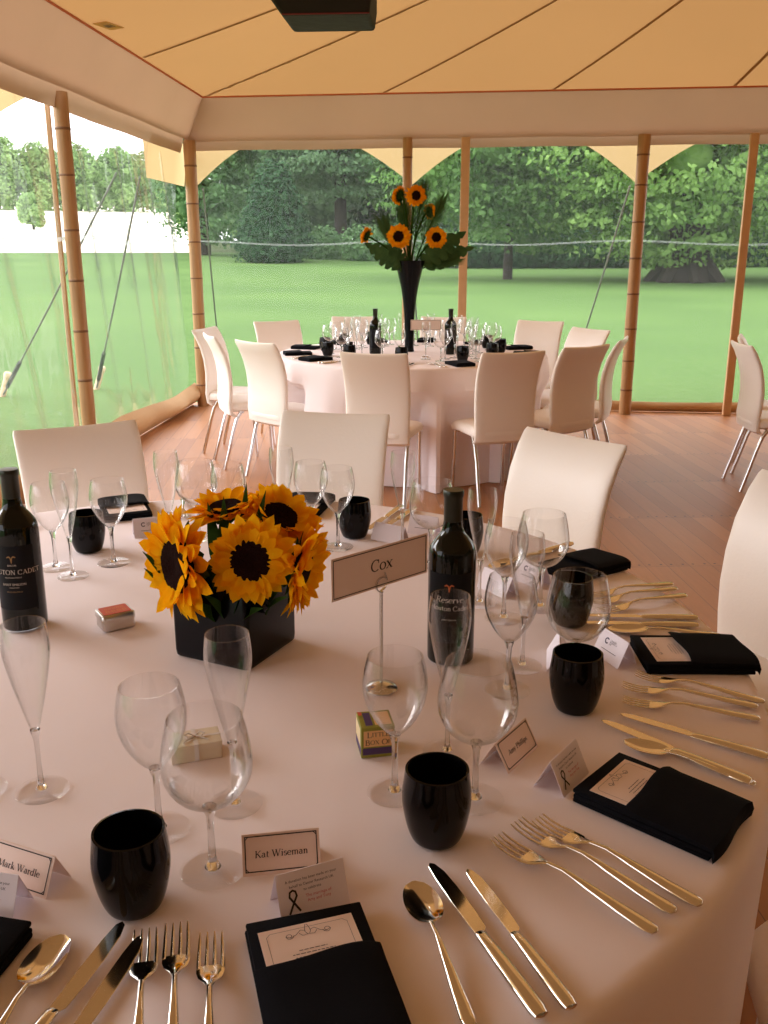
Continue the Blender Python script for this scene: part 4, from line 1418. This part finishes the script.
palm(fb2, (.02, 6.36, 1.36), 'palm frond drooping low at the right of the tall vase', 18, .16)
palm(fb2, (-.30, 6.42, 1.70), 'palm frond between the two upper left sunflowers')
def monstera(base, tip, w, label, tilt=(0, -.88, .45)):
    base = Vector(base)
    root = empty('broad_leaf', base, 0, label, 'leaf', 'broad leaves in the tall vase')
    t = Vector(tip) - base
    d = t.normalized()
    up = Vector(tilt).normalized()
    side = d.cross(up).normalized()
    up = side.cross(d)
    L = t.length
    mb = MB()
    P = []
    for i in range(25):
        q = i / 24
        ww = w * math.sin(PI * min(1, (q * .93 + .05)) ** .75) * (1 if i % 4 else .55)
        p = t * (.25 + .75 * q) - up * L * .22 * q * q
        P.append([tuple(p - side * ww + up * ww * .1), tuple(p - side * ww * .5 + up * ww * .18), tuple(p), tuple(p + side * ww * .5 + up * ww * .18), tuple(p + side * ww + up * ww * .1)])
    mb.grid(P)
    mb.build('leaf_blade', M['dgreen'], root, recalc=False)
    ms = MB()
    ms.tube([(0, 0, 0), tuple(t * .15 + Vector((0, 0, .01))), tuple(t * .27)], .004, 6)
    ms.build('stem', M['green'], root)
monstera(fb2, (-.52, 6.28, 1.49), .075, 'broad notched leaf spreading left over the rim of the tall vase')
monstera(fb2, (-.36, 6.20, 1.45), .065, 'broad notched leaf hanging over the front of the tall vase')
monstera(fb2, (.09, 6.32, 1.57), .09, 'broad notched leaf spreading right over the rim of the tall vase')
monstera(fb2, (.17, 6.40, 1.49), .075, 'broad notched leaf farthest right on the tall vase')

# ================================================================== CUTLERY
def bar(mb, st, seg=12):
    """solid bar lofted along y: stations (y, half width, z centre, half thickness, x)"""
    rings = []
    for s in st:
        y, w, z, t = s[:4]
        x = s[4] if len(s) > 4 else 0
        rings.append([(x + w * math.cos(2 * PI * k / seg), y, z + t * math.sin(2 * PI * k / seg)) for k in range(seg)])
    return mb.loft(rings)
HANDLE = [(-.100, .002, .0045, .001), (-.098, .0058, .0045, .0028), (-.090, .0076, .0046, .0036), (-.06, .0066, .0064, .0034), (-.02, .0044, .0100, .0028), (.01, .0027, .0125, .0020), (.030, .0026, .0105, .0018)]
def make_fork():
    root = empty('table_fork', (0, 0, 0), 0, '', 'fork')
    bar(MB(), HANDLE).build('handle', M['steel'], root)
    mb = MB()
    bar(mb, [(.029, .0026, .0105, .0017), (.036, .0050, .0085, .0013), (.044, .0098, .0060, .0011), (.052, .0116, .0046, .0011), (.060, .0116, .0040, .0010)])
    for k in range(4):
        x = -.0099 + .0066 * k
        bar(mb, [(.057, .0020, .0042, .0010, x), (.075, .0017, .0034, .0009, x), (.090, .0014, .0050, .0008, x * .97), (.100, .0006, .0078, .0005, x * .95)], 8)
    mb.build('tines', M['steel'], root)
    for ch in root.children: ch.data.transform(Matrix.Diagonal((1.15, 1.06, 1.1, 1)))
    return root
def make_spoon():
    root = empty('dessert_spoon', (0, 0, 0), 0, '', 'spoon')
    bar(MB(), HANDLE).build('handle', M['steel'], root)
    mb = MB()
    P = []
    for i in range(15):
        q = i / 14
        y = .028 + .072 * q
        w = .0185 * math.sqrt(max(0, 1 - (2 * q - 1) ** 2)) * (1.06 - .16 * q) + .0016
        if i == 14: w = .002
        dep = .0075 * math.sin(PI * q) ** .7
        row = []
        for k in range(11):
            u = -1 + 2 * k / 10
            row.append((u * w, y, .0115 - .0045 * q - dep * (1 - u * u)))
        P.append(row)
    Q = [[(x, y, z - .0013) for x, y, z in r] for r in P]
    mb.grid(P)
    mb.grid(Q)
    ed = [P[i][0] for i in range(15)] + [P[14][k] for k in range(11)] + [P[14 - i][10] for i in range(15)] + [P[0][10 - k] for k in range(11)]
    eq = [Q[i][0] for i in range(15)] + [Q[14][k] for k in range(11)] + [Q[14 - i][10] for i in range(15)] + [Q[0][10 - k] for k in range(11)]
    mb.grid([ed, eq])
    mb.build('spoon_bowl', M['steel'], root)
    return root
def make_knife():
    root = empty('table_knife', (0, 0, 0), 0, '', 'knife')
    bar(MB(), [(-.118, .002, .0062, .001), (-.116, .0072, .0062, .004), (-.108, .0092, .0062, .0055), (-.07, .0088, .0062, .0058), (-.03, .0076, .0060, .0052), (-.008, .0066, .0058, .0042), (-.003, .0068, .0056, .0034), (0, .005, .0055, .0016)]).build('handle', M['steel'], root)
    mb = MB()
    poly = [(-.0050, -.002), (.0058, -.002), (.0100, .004), (.0115, .03), (.0118, .07), (.0104, .098), (.0062, .114), (.0012, .118), (-.0030, .112), (-.0048, .09), (-.0056, .05)]
    mb.prism(poly, .0048, .0062)
    mb.build('blade', M['steel'], root, smooth=False, bevel=.0004, bseg=1)
    return root
fork, spoon, knife = Proto(make_fork()), Proto(make_spoon()), Proto(make_knife())
def lay(proto, hx, hy, ang, half, label, grp, s=1.0):
    """put cutlery with its tip at hx, hy pointing along ang (degrees)"""
    a = math.radians(ang)
    return proto.put(hx - half * s * math.cos(a), hy - half * s * math.sin(a), Z, a - PI / 2, label, grp, s)
gk, gfk, gsp = 'knives on the near table', 'forks on the near table', 'spoons on the near table'
lay(fork, -.291, .757, 105, .100, 'fork at bottom left, leftmost of the three beside the front tumbler', gfk)
lay(fork, -.262, .768, 104.5, .100, 'fork at bottom left, middle and longest reaching of the three', gfk)
lay(fork, -.224, .757, 103, .100, 'fork at bottom left, nearest the front black napkin', gfk)
lay(fork, .074, .937, 137, .100, 'fork below the right front napkin, first of three counted from the knives', gfk)
lay(fork, .097, .971, 137, .104, 'fork below the right front napkin, middle one of three', gfk)
lay(fork, .127, .975, 139, .098, 'fork below the right front napkin, closest to the napkin', gfk)
lay(fork, .327, 1.390, 155, .096, 'fork lying close below the upper right napkin', gfk, 0.93)
lay(fork, .296, 1.348, 164, .098, 'fork below the upper right napkin, middle one of three', gfk, 0.95)
lay(fork, .290, 1.298, 167, .096, 'fork below the upper right napkin, nearest the knives', gfk, 0.93)
lay(fork, .290, 1.745, 204, .100, 'fork beyond the right balloon glass, closest to the far right napkin', gfk)
lay(fork, .297, 1.708, 207, .100, 'fork beyond the right balloon glass, middle one of three', gfk)
lay(fork, .310, 1.668, 208, .098, 'fork beyond the right balloon glass, nearest the viewer', gfk)
lay(knife, -.009, .889, 117, .118, 'knife at bottom centre, beside the spoon, dark sky mirrored in its blade', gk)
lay(knife, .033, .882, 116, .118, 'knife at bottom centre, right one of the pair', gk, 0.90)
lay(knife, -.322, .775, 79, .118, 'knife at bottom left, next to the spoon', gk)
lay(knife, -.297, .757, 81, .118, 'knife at bottom left, next to the forks', gk)
lay(knife, .237, 1.233, 138, .118, 'knife above the right front napkin, the one beside the spoon', gk, 0.97)
lay(knife, .268, 1.255, 149, .118, 'knife above the right front napkin, the one nearer the upper forks', gk, 0.90)
lay(knife, .270, 1.640, 181, .118, 'knife beyond the upper right napkin, farther one of the pair', gk, 0.90)
lay(knife, .262, 1.604, 181, .118, 'knife beyond the upper right napkin, nearer one of the pair', gk, 0.90)
lay(knife, -.181, 2.165, 253, .118, 'knife right of the tumbler behind the sunflowers, left one of the pair', gk)
lay(knife, -.156, 2.150, 250, .118, 'knife right of the tumbler behind the sunflowers, right one of the pair', gk)
lay(knife, .130, 1.930, 222, .118, 'knife in front of the chair beside the bare floor, behind the glasses', gk)
lay(spoon, -.024, .854, 107, .098, 'spoon at bottom centre, right of the front napkin', gsp)
lay(spoon, -.374, .749, 86, .098, 'spoon at bottom left, by the corner black napkin', gsp)
lay(spoon, .262, 1.176, 147, .098, 'spoon above the right front napkin', gsp, 0.90)
lay(spoon, .306, 1.578, 176, .098, 'spoon touching the top edge of the upper right napkin', gsp)
lay(spoon, .105, 1.900, 222, .098, 'spoon behind the glasses right of the middle bottle', gsp)
lay(spoon, -1.02, 2.105, 300, .098, 'spoon at far left beside the dark bottle neck', gsp)
lay(fork, -.668, 2.235, 285, .1, 'fork behind the left part of the sunflowers, left one of two', gfk)
lay(fork, -.622, 2.240, 283, .1, 'fork behind the left part of the sunflowers, right one of two', gfk)

# ================================================================== NAPKINS AND MENU CARDS
def make_napkin():
    root = empty('black_napkin', (0, 0, 0), 0, '', 'napkin')
    mb = MB()
    for k, (w, y0, y1) in enumerate(((.0640, -.097, .096), (.0650, -.100, .095), (.0635, -.098, .097))):
        n = 14
        top, bot = [], []
        m2 = MB()
        m2.box(-w, w, y0, y1, .0045 * k, .0045 * k + .0042)
        mb.add(m2.v, m2.f)
    mb.build('folded_layers', M['napkin'], root, bevel=.0018)
    mb = MB()
    n = 20
    P = []
    for j in range(2):
        pass
    # the pocket: a fold lying over the lower half, its mouth a little open
    up, lo = [], []
    st = [(-.101, .0005), (-.103, .008), (-.100, .0172), (-.06, .0185), (0, .0190), (.018, .0205), (.022, .0195), (.018, .0172), (0, .0150), (-.06, .0142), (-.098, .0140)]
    for x in np.linspace(-.066, .066, 15):
        e = abs(x) / .066
        P2 = [(x, y + .004 * math.sin(x * 40), z - (.0035 * e ** 6 if z > .012 else 0)) for y, z in st]
        P.append(P2)
    mb.grid(P)
    for s in (0, -1):
        mb.add(P[s], [list(range(len(st)))])
    mb.build('pocket_fold', M['napkin'], root)
    return root
napkin = Proto(make_napkin())
def make_menu():
    root = empty('menu_card', (0, 0, 0), 0, '', 'menu card')
    mb = MB()
    mb.box(-.048, .048, -.045, .072, 0, .0006)
    mb.build('card_sheet', M['card'], root, smooth=False)
    mb = MB()
    z = .0009
    def ln(pts, w=.0006):
        L, R = [], []
        for i, p in enumerate(pts):
            a, b = pts[max(i - 1, 0)], pts[min(i + 1, len(pts) - 1)]
            dx, dy = b[0] - a[0], b[1] - a[1]
            l = math.hypot(dx, dy) or 1
            L.append((p[0] - dy / l * w / 2, p[1] + dx / l * w / 2, z))
            R.append((p[0] + dy / l * w / 2, p[1] - dx / l * w / 2, z))
        mb.grid([L, R])
    def loop(cx, cy, r, turns, s): return [(cx + s * r * (1 - .6 * t) * math.cos(turns * 2 * PI * t + PI), cy + r * (1 - .6 * t) * math.sin(turns * 2 * PI * t + PI)) for t in np.linspace(0, 1, 26)]
    for s in (-1, 1):
        ln([(s * .002, .061), (s * .007, .063), (s * .012, .058), (s * .018, .055), (s * .023, .058)])
        ln(loop(s * .019, .0575, .0042, 1.3, s))
        ln([(s * .001, .056), (s * .003, .060), (s * .002, .066), (s * .0005, .070)])
        ln([(s * .000, .056), (s * .006, .055), (s * .009, .059)])
    # thin frame line with nicked corners
    f = [(-.041, -.044), (-.041, .062), (-.037, .066), (.037, .066), (.041, .062), (.041, -.044)]
    for a, b in zip(f[:-1], f[1:]): ln([a, b], .0004)
    # rows of small print
    rd = random.Random(5)
    for r, y in enumerate((.036, .0315, .027, .0225, .018)):
        half = (.014, .021, .019, .022, .016)[r]
        x = -half
        while x < half:
            w = rd.uniform(.002, .005)
            ln([(x, y), (min(half, x + w), y)], .0011)
            x += w + .0011
    mb.build('print', M['grey_ink'], root, smooth=False, recalc=False)
    return root
menu = Proto(make_menu())
gn, gm = 'black napkins on the near table', 'menu cards tucked in napkins'
def set_napkin(x, y, deg, lab, mlab, shift=0.0, s=1.0):
    napkin.put(x, y, Z, math.radians(deg), lab, gn).scale = (.94 * s, .92 * s, 1.4)
    if mlab:
        a = math.radians(deg)
        menu.put(x - math.sin(a) * shift, y + math.cos(a) * shift, Z + .0134 * 1.4, a + .03, mlab, gm)
set_napkin(-.104, .702, 20, 'folded black napkin at bottom centre with a cream menu card in its pocket', 'cream menu card in the bottom centre napkin')
set_napkin(.276, 1.022, 51.5, 'folded black napkin at lower right, between the forks and the knives', 'cream menu card in the lower right napkin')
set_napkin(.424, 1.468, 93, 'folded black napkin at the right table edge above the forks', 'cream menu card in the napkin at the right table edge')
set_napkin(.306, 1.915, 128, 'black napkin behind the right balloon glass, near the bare floor', None, s=.92)
set_napkin(-.372, 2.36, 172, 'black napkin behind the sunflowers, before the middle white chair', 'menu card in the napkin behind the sunflowers')
set_napkin(-.842, 2.30, 205, 'black napkin at left, in front of the left white chair', 'menu card in the left napkin before the left chair')
set_napkin(-.478, .675, -8, 'black napkin cut off by the left edge at the bottom', None)

# ================================================================== FOLDED CARDS
def tent_card(w, h, d, label, cat, group, x, y, deg, front, thick=.0007, mat='card'):
    root = empty(cat.replace(' ', '_'), (x, y, Z), math.radians(deg), label, cat, group)
    mb = MB()
    for s in (-1, 1):
        p = [(-w / 2, s * d, 0), (w / 2, s * d, 0), (w / 2, 0, h), (-w / 2, 0, h)]
        q = [(px, py + (-s * thick if True else 0), pz) for px, py, pz in p]
        mb.add(p + q, [[0, 1, 2, 3], [7, 6, 5, 4], [0, 4, 5, 1], [1, 5, 6, 2], [2, 6, 7, 3], [3, 7, 4, 0]])
    mb.build('folded_card', M[mat], root, smooth=False)
    L = math.hypot(d, h)
    # drawing plane of the front panel: x along the width, y up the slope
    def face(flat, name, m, off=.0005, back=False):
        if not flat.v: return
        s = -1 if not back else 1
        out = []
        for a, b, c in flat.v:
            t = b / L
            ny, nz = s * h / L, d / L
            out.append((a if not back else -a, s * d * (1 - t) + ny * off, h * t + nz * off))
        flat.v = out
        flat.build(name, M[m], root, smooth=False, recalc=False)
    front(face, L)
    return root
def rect_line(mb, x0, x1, y0, y1, w, nick=0):
    mb.grid([[(x0, y0, 0), (x1, y0, 0)], [(x0, y0 + w, 0), (x1, y0 + w, 0)]])
    mb.grid([[(x0, y1 - w, 0), (x1, y1 - w, 0)], [(x0, y1, 0), (x1, y1, 0)]])
    mb.grid([[(x0, y0, 0), (x0 + w, y0, 0)], [(x0, y1, 0), (x0 + w, y1, 0)]])
    mb.grid([[(x1 - w, y0, 0), (x1, y0, 0)], [(x1 - w, y1, 0), (x1, y1, 0)]])
    if nick:
        for cx in (x0, x1):
            for cy in (y0, y1):
                sx, sy = (1 if cx == x0 else -1), (1 if cy == y0 else -1)
                mb.grid([[(cx + sx * nick, cy, 0), (cx + sx * (nick + w), cy, 0)], [(cx, cy + sy * nick, 0), (cx, cy + sy * (nick + w), 0)]])
    return mb
def name_front(text, size):
    def f(face, L):
        b = rect_line(MB(), -.0405, .0405, .0035, L - .0025, .0012, .004)
        face(b, 'border', 'ink')
        if text: face(serif(MB(), text, 0, L * .5, size, .05), 'name_lettering', 'ink')
    return f
def donation_front(face, L):
    t = MB()
    plain(t, 'A donation has been made on your', 0, L * .80, .0040)
    plain(t, 'behalf to Cancer Research UK', 0, L * .685, .0040)
    plain(t, 'to celebrate', 0, L * .575, .0040)
    face(t, 'print', 'purple_ink')
    p = MB()
    for y, s in ((.43, 'The marriage of'), (.33, 'Amy and Tony')): plain(p, s, .006, L * y, .0044)
    face(p, 'pink_print', 'pink_ink')
    r = MB()
    cx, cy = -.022, L * .36
    pts = [(cx - .006, cy - .011), (cx - .001, cy - .002), (cx + .004, cy + .006), (cx + .003, cy + .0105), (cx, cy + .012), (cx - .003, cy + .0105), (cx - .004, cy + .006), (cx + .001, cy - .002), (cx + .006, cy - .010)]
    A, B = [], []
    for i, q in enumerate(pts):
        a, b = pts[max(i - 1, 0)], pts[min(i + 1, len(pts) - 1)]
        dx, dy = b[0] - a[0], b[1] - a[1]
        l = math.hypot(dx, dy)
        A.append((q[0] - dy / l * .0011, q[1] + dx / l * .0011, 0))
        B.append((q[0] + dy / l * .0011, q[1] - dx / l * .0011, 0))
    r.grid([A, B])
    face(r, 'black_ribbon_pin', 'ink', .0009)
def logo_front(face, L, back=False):
    l = MB()
    pts = [( -.013 + .0055 * math.cos(math.radians(a)), L * .66 + .0055 * math.sin(math.radians(a))) for a in range(40, 321, 20)]
    l.grid([[(x, y, 0) for x, y in pts], [(-.013 + (x + .013) * .62, L * .66 + (y - L * .66) * .62, 0) for x, y in pts]])
    face(l, 'round_emblem', 'purple_ink', back=back)
    t = MB()
    plain(t, 'CANCER', -.005, L * .73, .0040, 'L')
    plain(t, 'RESEARCH', -.005, L * .66, .0040, 'L')
    plain(t, 'UK', -.005, L * .59, .0040, 'L')
    t.grid([[(-.02, L * .34, 0), (.02, L * .34, 0)], [(-.02, L * .36, 0), (.02, L * .36, 0)]])
    face(t, 'print', 'grey_ink', back=back)
def donation_both(face, L):
    donation_front(face, L)
    logo_front(face, L, True)
gc, gd = 'place cards on the near table', 'folded donation cards on the near table'
tent_card(.087, .040, .020, 'black bordered place card behind the bottom centre napkin, facing the viewer', 'place card', gc, -.176, .888, 13, name_front('Kat Wiseman', .0108))
tent_card(.088, .040, .020, 'black bordered place card at the left edge, slanting down to the right', 'place card', gc, -.452, .842, -19, name_front('Mark Wardle', .0108))
tent_card(.088, .038, .022, 'black bordered place card turned to the right, in front of the balloon glass', 'place card', gc, .098, 1.137, 58, name_front('Amy Phillips', .0100))
tent_card(.086, .040, .020, 'place card with its blank white back to us, left of the right hand tumbler', 'place card', gc, .200, 1.445, 84, name_front('', .01), mat='wcard')
tent_card(.086, .040, .020, 'place card standing among the glasses right of the middle bottle', 'place card', gc, .115, 1.775, 128, name_front('', .01), mat='wcard')
tent_card(.086, .040, .020, 'place card behind the table sign, left of the flute there', 'place card', gc, -.125, 2.10, 150, name_front('', .01), mat='wcard')
tent_card(.076, .044, .020, 'white donation card with a black ribbon, standing behind the bottom centre napkin', 'donation card', gd, -.134, .824, 28, donation_both, mat='wcard')
tent_card(.074, .044, .020, 'white donation card at the left edge in front of the slanting place card', 'donation card', gd, -.470, .795, -8, donation_both, mat='wcard')
tent_card(.074, .044, .022, 'white donation card with a black ribbon beside the lower right napkin', 'donation card', gd, .162, 1.080, 57, donation_both, mat='wcard')
tent_card(.074, .044, .020, 'white donation card right of the right hand tumbler, emblem side to us', 'donation card', gd, .296, 1.462, 116, donation_both, mat='wcard')
tent_card(.074, .044, .020, 'white donation card at left behind the sunflowers, emblem side to us', 'donation card', gd, -.715, 2.105, 205, donation_both, mat='wcard')
tent_card(.074, .044, .020, 'white donation card behind the middle bottle, seen through a balloon glass', 'donation card', gd, -.045, 2.165, 160, donation_both, mat='wcard')
tent_card(.074, .044, .020, 'white donation card seen through the cluster of glasses at right', 'donation card', gd, .190, 1.830, 130, donation_both, mat='wcard')

# ================================================================== TABLE SIGN
SA = math.radians(46)
def make_sign(loc, rz, label, text, group, scale=1.0):
    root = empty('table_sign', loc, rz, label, 'table sign', group)
    mb = MB()
    mb.lathe([(.024, .0005), (.026, .003), (.024, .006), (.012, .010), (.004, .013)], 32, cap0=True, cap1=True)
    mb.build('stand_base', M['chrome'], root)
    mb = MB()
    mb.tube([(0, 0, .010), (0, 0, .165)], .0027, 12)
    mb.build('stand_rod', M['chrome'], root)
    # flat coiled clip that grips the card
    mb = MB()
    for s in (-1, 1):
        pts = []
        for k in range(27):
            a = math.radians(-95 + 250 * k / 26)
            rr = .0125 - .002 * k / 26
            pts.append((s * .0035 + s * rr * math.cos(a) * 1.05 - s * .003, s * .0022, .178 + rr * math.sin(a) * 1.0))
        pts.append((s * -.006 + s * .001, s * .0022, .196))
        rings = []
        for p in pts:
            x, y, z = p
            dx, dz = x, z - .178
            l = math.hypot(dx, dz) or 1
            ox, oz = dx / l * .0006, dz / l * .0006
            rings.append([(x - ox, y - .0020, z - oz), (x + ox, y - .0020, z + oz), (x + ox, y + .0020, z + oz), (x - ox, y + .0020, z - oz)])
        mb.loft(rings)
    mb.build('card_clip', M['chrome'], root)
    card = MB()
    w, h, z0 = .098, .066, .173
    card.box(-w, w, -.0006, .0006, z0, z0 + h)
    cc = card.build('sign_card', M['card'], root, smooth=False)
    b = rect_line(MB(), -w + .003, w - .003, .003, h - .003, .0014)
    b.v = [(x, -.0010, z0 + y) for x, y, q in b.v]
    b.build('border', M['ink'], cc, smooth=False, recalc=False)
    if text:
        t = serif(MB(), text, 0, h * .56, .027, .06)
        t.v = [(x, -.0010, z0 + y) for x, y, q in t.v]
        t.build('sign_lettering', M['ink'], cc, smooth=False, recalc=False)
    return root
make_sign((-.092, 1.322, Z), SA, 'white table sign with black lettering on a chrome stand, on the near table', 'Cox', 'table signs')
make_sign((-.13, 6.02, Z + .0), math.radians(4), 'white table sign on the far table, in front of the tall vase', '', 'table signs')

# ================================================================== SMALL BOXES
def rounded_rect(hx, hy, z, rc):
    out = []
    for cx, cy, a0 in ((1, 1, 0), (-1, 1, 90), (-1, -1, 180), (1, -1, 270)):
        for k in range(6):
            a = math.radians(a0 + 18 * k)
            out.append((cx * (hx - rc) + rc * math.cos(a), cy * (hy - rc) + rc * math.sin(a), z))
    return out
# hinged mint tin
ta = math.radians(37)
root = empty('mint_tin', (-.600, 1.545, Z), ta, 'small silver tin with an orange red lid label, left of the sunflowers', 'tin')
mb = MB()
mb.loft([rounded_rect(.026, .021, .0005, .005), rounded_rect(.0275, .0225, .002, .006), rounded_rect(.0275, .0225, .015, .006)])
mb.build('tin_base', M['tin'], root)
mb = MB()
mb.loft([rounded_rect(.0288, .0238, .0150, .0065), rounded_rect(.0290, .0240, .0165, .0065), rounded_rect(.0284, .0234, .0225, .0065), rounded_rect(.027, .022, .0240, .006)])
lid = mb.build('tin_lid', M['tin'], root)
mb = MB()
mb.loft([rounded_rect(.0235, .0185, .0241, .003), rounded_rect(.0235, .0185, .0247, .003)])
lb = mb.build('lid_label', M['red_label'], lid)
mb = MB()
for y, n, s in ((-.007, 4, .009), (.006, 5, .007)):
    for k in range(n):
        x = -.014 + .028 * k / (n - 1)
        a = s / 2
        for (x0, x1, y0, y1) in ((-a * .6, -a * .3, -a, a), (a * .3, a * .6, -a, a), (-a * .6, a * .6, a * .7, a)):
            mb.grid([[(x + x0, y + y0, .0250), (x + x1, y + y0, .0250)], [(x + x0, y + y1, .0250), (x + x1, y + y1, .0250)]])
mb.build('label_ornament', M['yellow_ink'], lb, smooth=False, recalc=False)

root.scale = (1.08, 1.08, 1.32)
# cream favour box tied with ribbon
root = empty('favour_box', (-.335, 1.112, Z), math.radians(22), 'small cream box tied with a pale ribbon, seen through the balloon glass', 'gift box')
mb = MB()
mb.box(-.034, .034, -.021, .021, 0, .019)
mb.build('box_base', M['favour'], root, smooth=False, bevel=.0008)
mb = MB()
mb.box(-.0348, .0348, -.0218, .0218, .0165, .0255)
mb.build('box_lid', M['favour'], root, smooth=False, bevel=.0012)
mb = MB()
mb.box(-.003, .003, -.0226, .0226, .001, .0262)
mb.box(-.0353, .0353, -.0025, .0025, .001, .0261)
rb = mb.build('ribbon', M['ribbon'], root, smooth=False)
mb = MB()
for s in (-1, 1):
    mb.tube([(0, 0, .027), (s * .008, .003, .031), (s * .014, .001, .0295), (s * .008, -.003, .0275), (0, 0, .027)], .0012, 6)
    mb.tube([(0, 0, .027), (s * .010, -.008, .0275), (s * .017, -.014, .0268)], .0011, 6)
mb.build('bow', M['ribbon'], root)

# little puzzle box
BA = math.radians(14)
root = empty('little_box', (-.088, 1.142, Z), BA, 'small square box in green, peach and purple with lettering, behind a wine glass', 'box')
hb = .0235
mb = MB()
def sqr(h, z): return [(-h, -h, z), (h, -h, z), (h, h, z), (-h, h, z)]
mb.loft([sqr(hb, 0), sqr(hb * .985, .046)])
body = mb.build('box_body', M['box_green'], root, smooth=False, bevel=.0006, bseg=1)
def panel(name, mat, pts):
    m = MB()
    m.add(pts, [list(range(len(pts)))])
    return m.build(name, M[mat], body, smooth=False, recalc=False)
e = .0004
f = -hb - e
panel('front_panel', 'box_peach', [(-.020, f, .017), (.021, f, .017), (.021, f, .041), (-.020, f, .041)])
panel('front_band', 'box_purple', [(-.021, f, .005), (.022, f, .005), (.022, f, .015), (-.021, f, .015)])
panel('side_panel', 'box_pale', [(f, .020, .016), (f, -.020, .016), (f, -.019, .042), (f, .019, .042)])
panel('side_band', 'box_purple', [(f, .022, .004), (f, -.022, .004), (f, -.022, .015), (f, .022, .015)])
zt = .046 + e
panel('top_panel', 'box_peach', [(-.003, -.018, zt), (.020, -.018, zt), (.020, .018, zt), (-.003, .018, zt)])
panel('top_band', 'box_purple', [(-.016, -.018, zt), (-.006, -.018, zt), (-.006, .018, zt), (-.016, .018, zt)])
panel('red_corner', 'red_label', [(-.022, .012, zt), (-.017, .012, zt), (-.017, .022, zt), (-.022, .022, zt)])
t = MB()
serif(t, 'LITTLE', 0.0, .0350, .0118, 0, .76)
serif(t, 'BOX OF', 0.0, .0235, .0118, 0, .76)
t.v = [(x, f - .0003, y) for x, y, q in t.v]
t.build('box_lettering', M['ink'], body, smooth=False, recalc=False)

# ================================================================== FAR TABLE SETTING
g4 = 'glasses on the far table'
seats = [(-165, 'by the leftmost far chair seen from behind'), (-139, 'by the second far chair from the left'), (-104, 'by the front centre far chair'), (-66, 'by the far chair with its seat showing'),
         (-38, 'by the second chair from the right'), (-8, 'by the rightmost far chair, edge on'), (20, 'by the right end chair facing us'), (53, 'by the far chair at the back right'),
         (84, 'behind the tall vase'), (112, 'by the hidden back chair'), (136, 'by the far chair at the back left'), (166, 'by the chair near the corner pole')]
for th, where in seats:
    def at(r, da):
        a = math.radians(th + da)
        return FC[0] + r * math.cos(a), FC[1] + r * math.sin(a)
    def pf(p, r, da, lab, g):
        x, y = at(r, da)
        return p.put(x, y, Z, random.uniform(0, 6), lab, g)
    pf(tumbler, .60, 10, 'small black tumbler on the far table ' + where, 'black tumblers on the far table')
    pf(balloon, .56, -3, 'balloon wine glass on the far table ' + where, g4)
    pf(wine, .455, 6, 'tulip wine glass on the far table ' + where, g4)
    pf(flute, .43, -10, 'champagne flute on the far table ' + where, g4)
    x, y = at(.775, 0)
    napkin.put(x, y, Z, math.radians(th + 90), 'folded black napkin on the far table ' + where, 'black napkins on the far table')
    if th in (-139, -104, -66, -38):
        for j, da in enumerate((12.5, 14.5)):
            x, y = at(.77, da)
            o = knife.put(x, y, Z, math.radians(th + 90), ('inner' if j == 0 else 'outer') + ' knife on the far table ' + where, 'knives on the far table')
        for j, da in enumerate((-9.5, -11.5)):
            x, y = at(.77, da)
            o = fork.put(x, y, Z, math.radians(th + 90), ('inner' if j == 0 else 'outer') + ' fork on the far table ' + where, 'forks on the far table')
b = make_bottle(False)
b.location = (-.47, 6.20, Z)
tag(b, 'wine bottle on the far table, left of the tall vase', 'bottle', gb)
b2 = copy_tree(b)
b2.location = (.03, 6.22, Z)
b2['label'] = 'wine bottle on the far table, right of the small sign'

# ================================================================== UNDER THE ROOF
root = empty('hanging_speaker', (-.545, 4.35, 2.365), 0, 'black box with clipped lower corners hanging from the roof, top centre', 'hanging speaker')
mb = MB()
def face_poly(y): return [(-.155, y, 0), (.205, y, 0), (.215, y, .07), (.215, y, .34), (-.215, y, .34), (-.215, y, .075)]
mb.loft([face_poly(-.16), face_poly(.16)])
mb.build('cabinet', M['black_cloth'], root, smooth=False, bevel=.012)
mb = MB()
mb.box(-.157, .207, -.1615, -.158, .001, .006)
mb.build('red_hem', M['red_edge'], root, smooth=False)
mb = MB()
mb.tube([(-.1, 0, .335), (-.1, 0, roof_z(-.635, 4.35) - 2.365 - .015)], .008, 8)
mb.tube([(.1, 0, .335), (.1, 0, roof_z(-.435, 4.35) - 2.365 - .015)], .008, 8)
mb.build('hanging_bracket', M['black_cloth'], root)
# woven label sewn to the roof near the left eave
mb = MB()
corners = [(-2.105, 5.86), (-2.030, 5.88), (-1.99, 6.08), (-2.066, 6.06)]
vs = [(x, y, roof_z(x, y) - .012) for x, y in corners] + [(x, y, roof_z(x, y) - .009) for x, y in corners]
mb.add(vs, [[3, 2, 1, 0], [4, 5, 6, 7], [0, 1, 5, 4], [1, 2, 6, 5], [2, 3, 7, 6], [3, 0, 4, 7]])
o = mb.build('woven_label', M['gold_label'], smooth=False)
tag(o, 'small gold woven label sewn to the roof canvas near the left eave', 'label')
mb = MB()
for (a, b_) in ((.25, .62), (.68, .8)):
    p = []
    for u, v in ((a, .35), (b_, .35), (b_, .68), (a, .68)):
        x = corners[0][0] * (1 - u) * (1 - v) + corners[1][0] * u * (1 - v) + corners[2][0] * u * v + corners[3][0] * (1 - u) * v
        y = corners[0][1] * (1 - u) * (1 - v) + corners[1][1] * u * (1 - v) + corners[2][1] * u * v + corners[3][1] * (1 - u) * v
        p.append((x, y, roof_z(x, y) - .0125))
    mb.add(p, [[0, 1, 2, 3]])
mb.build('label_mark', M['ring'], o, smooth=False, recalc=False)
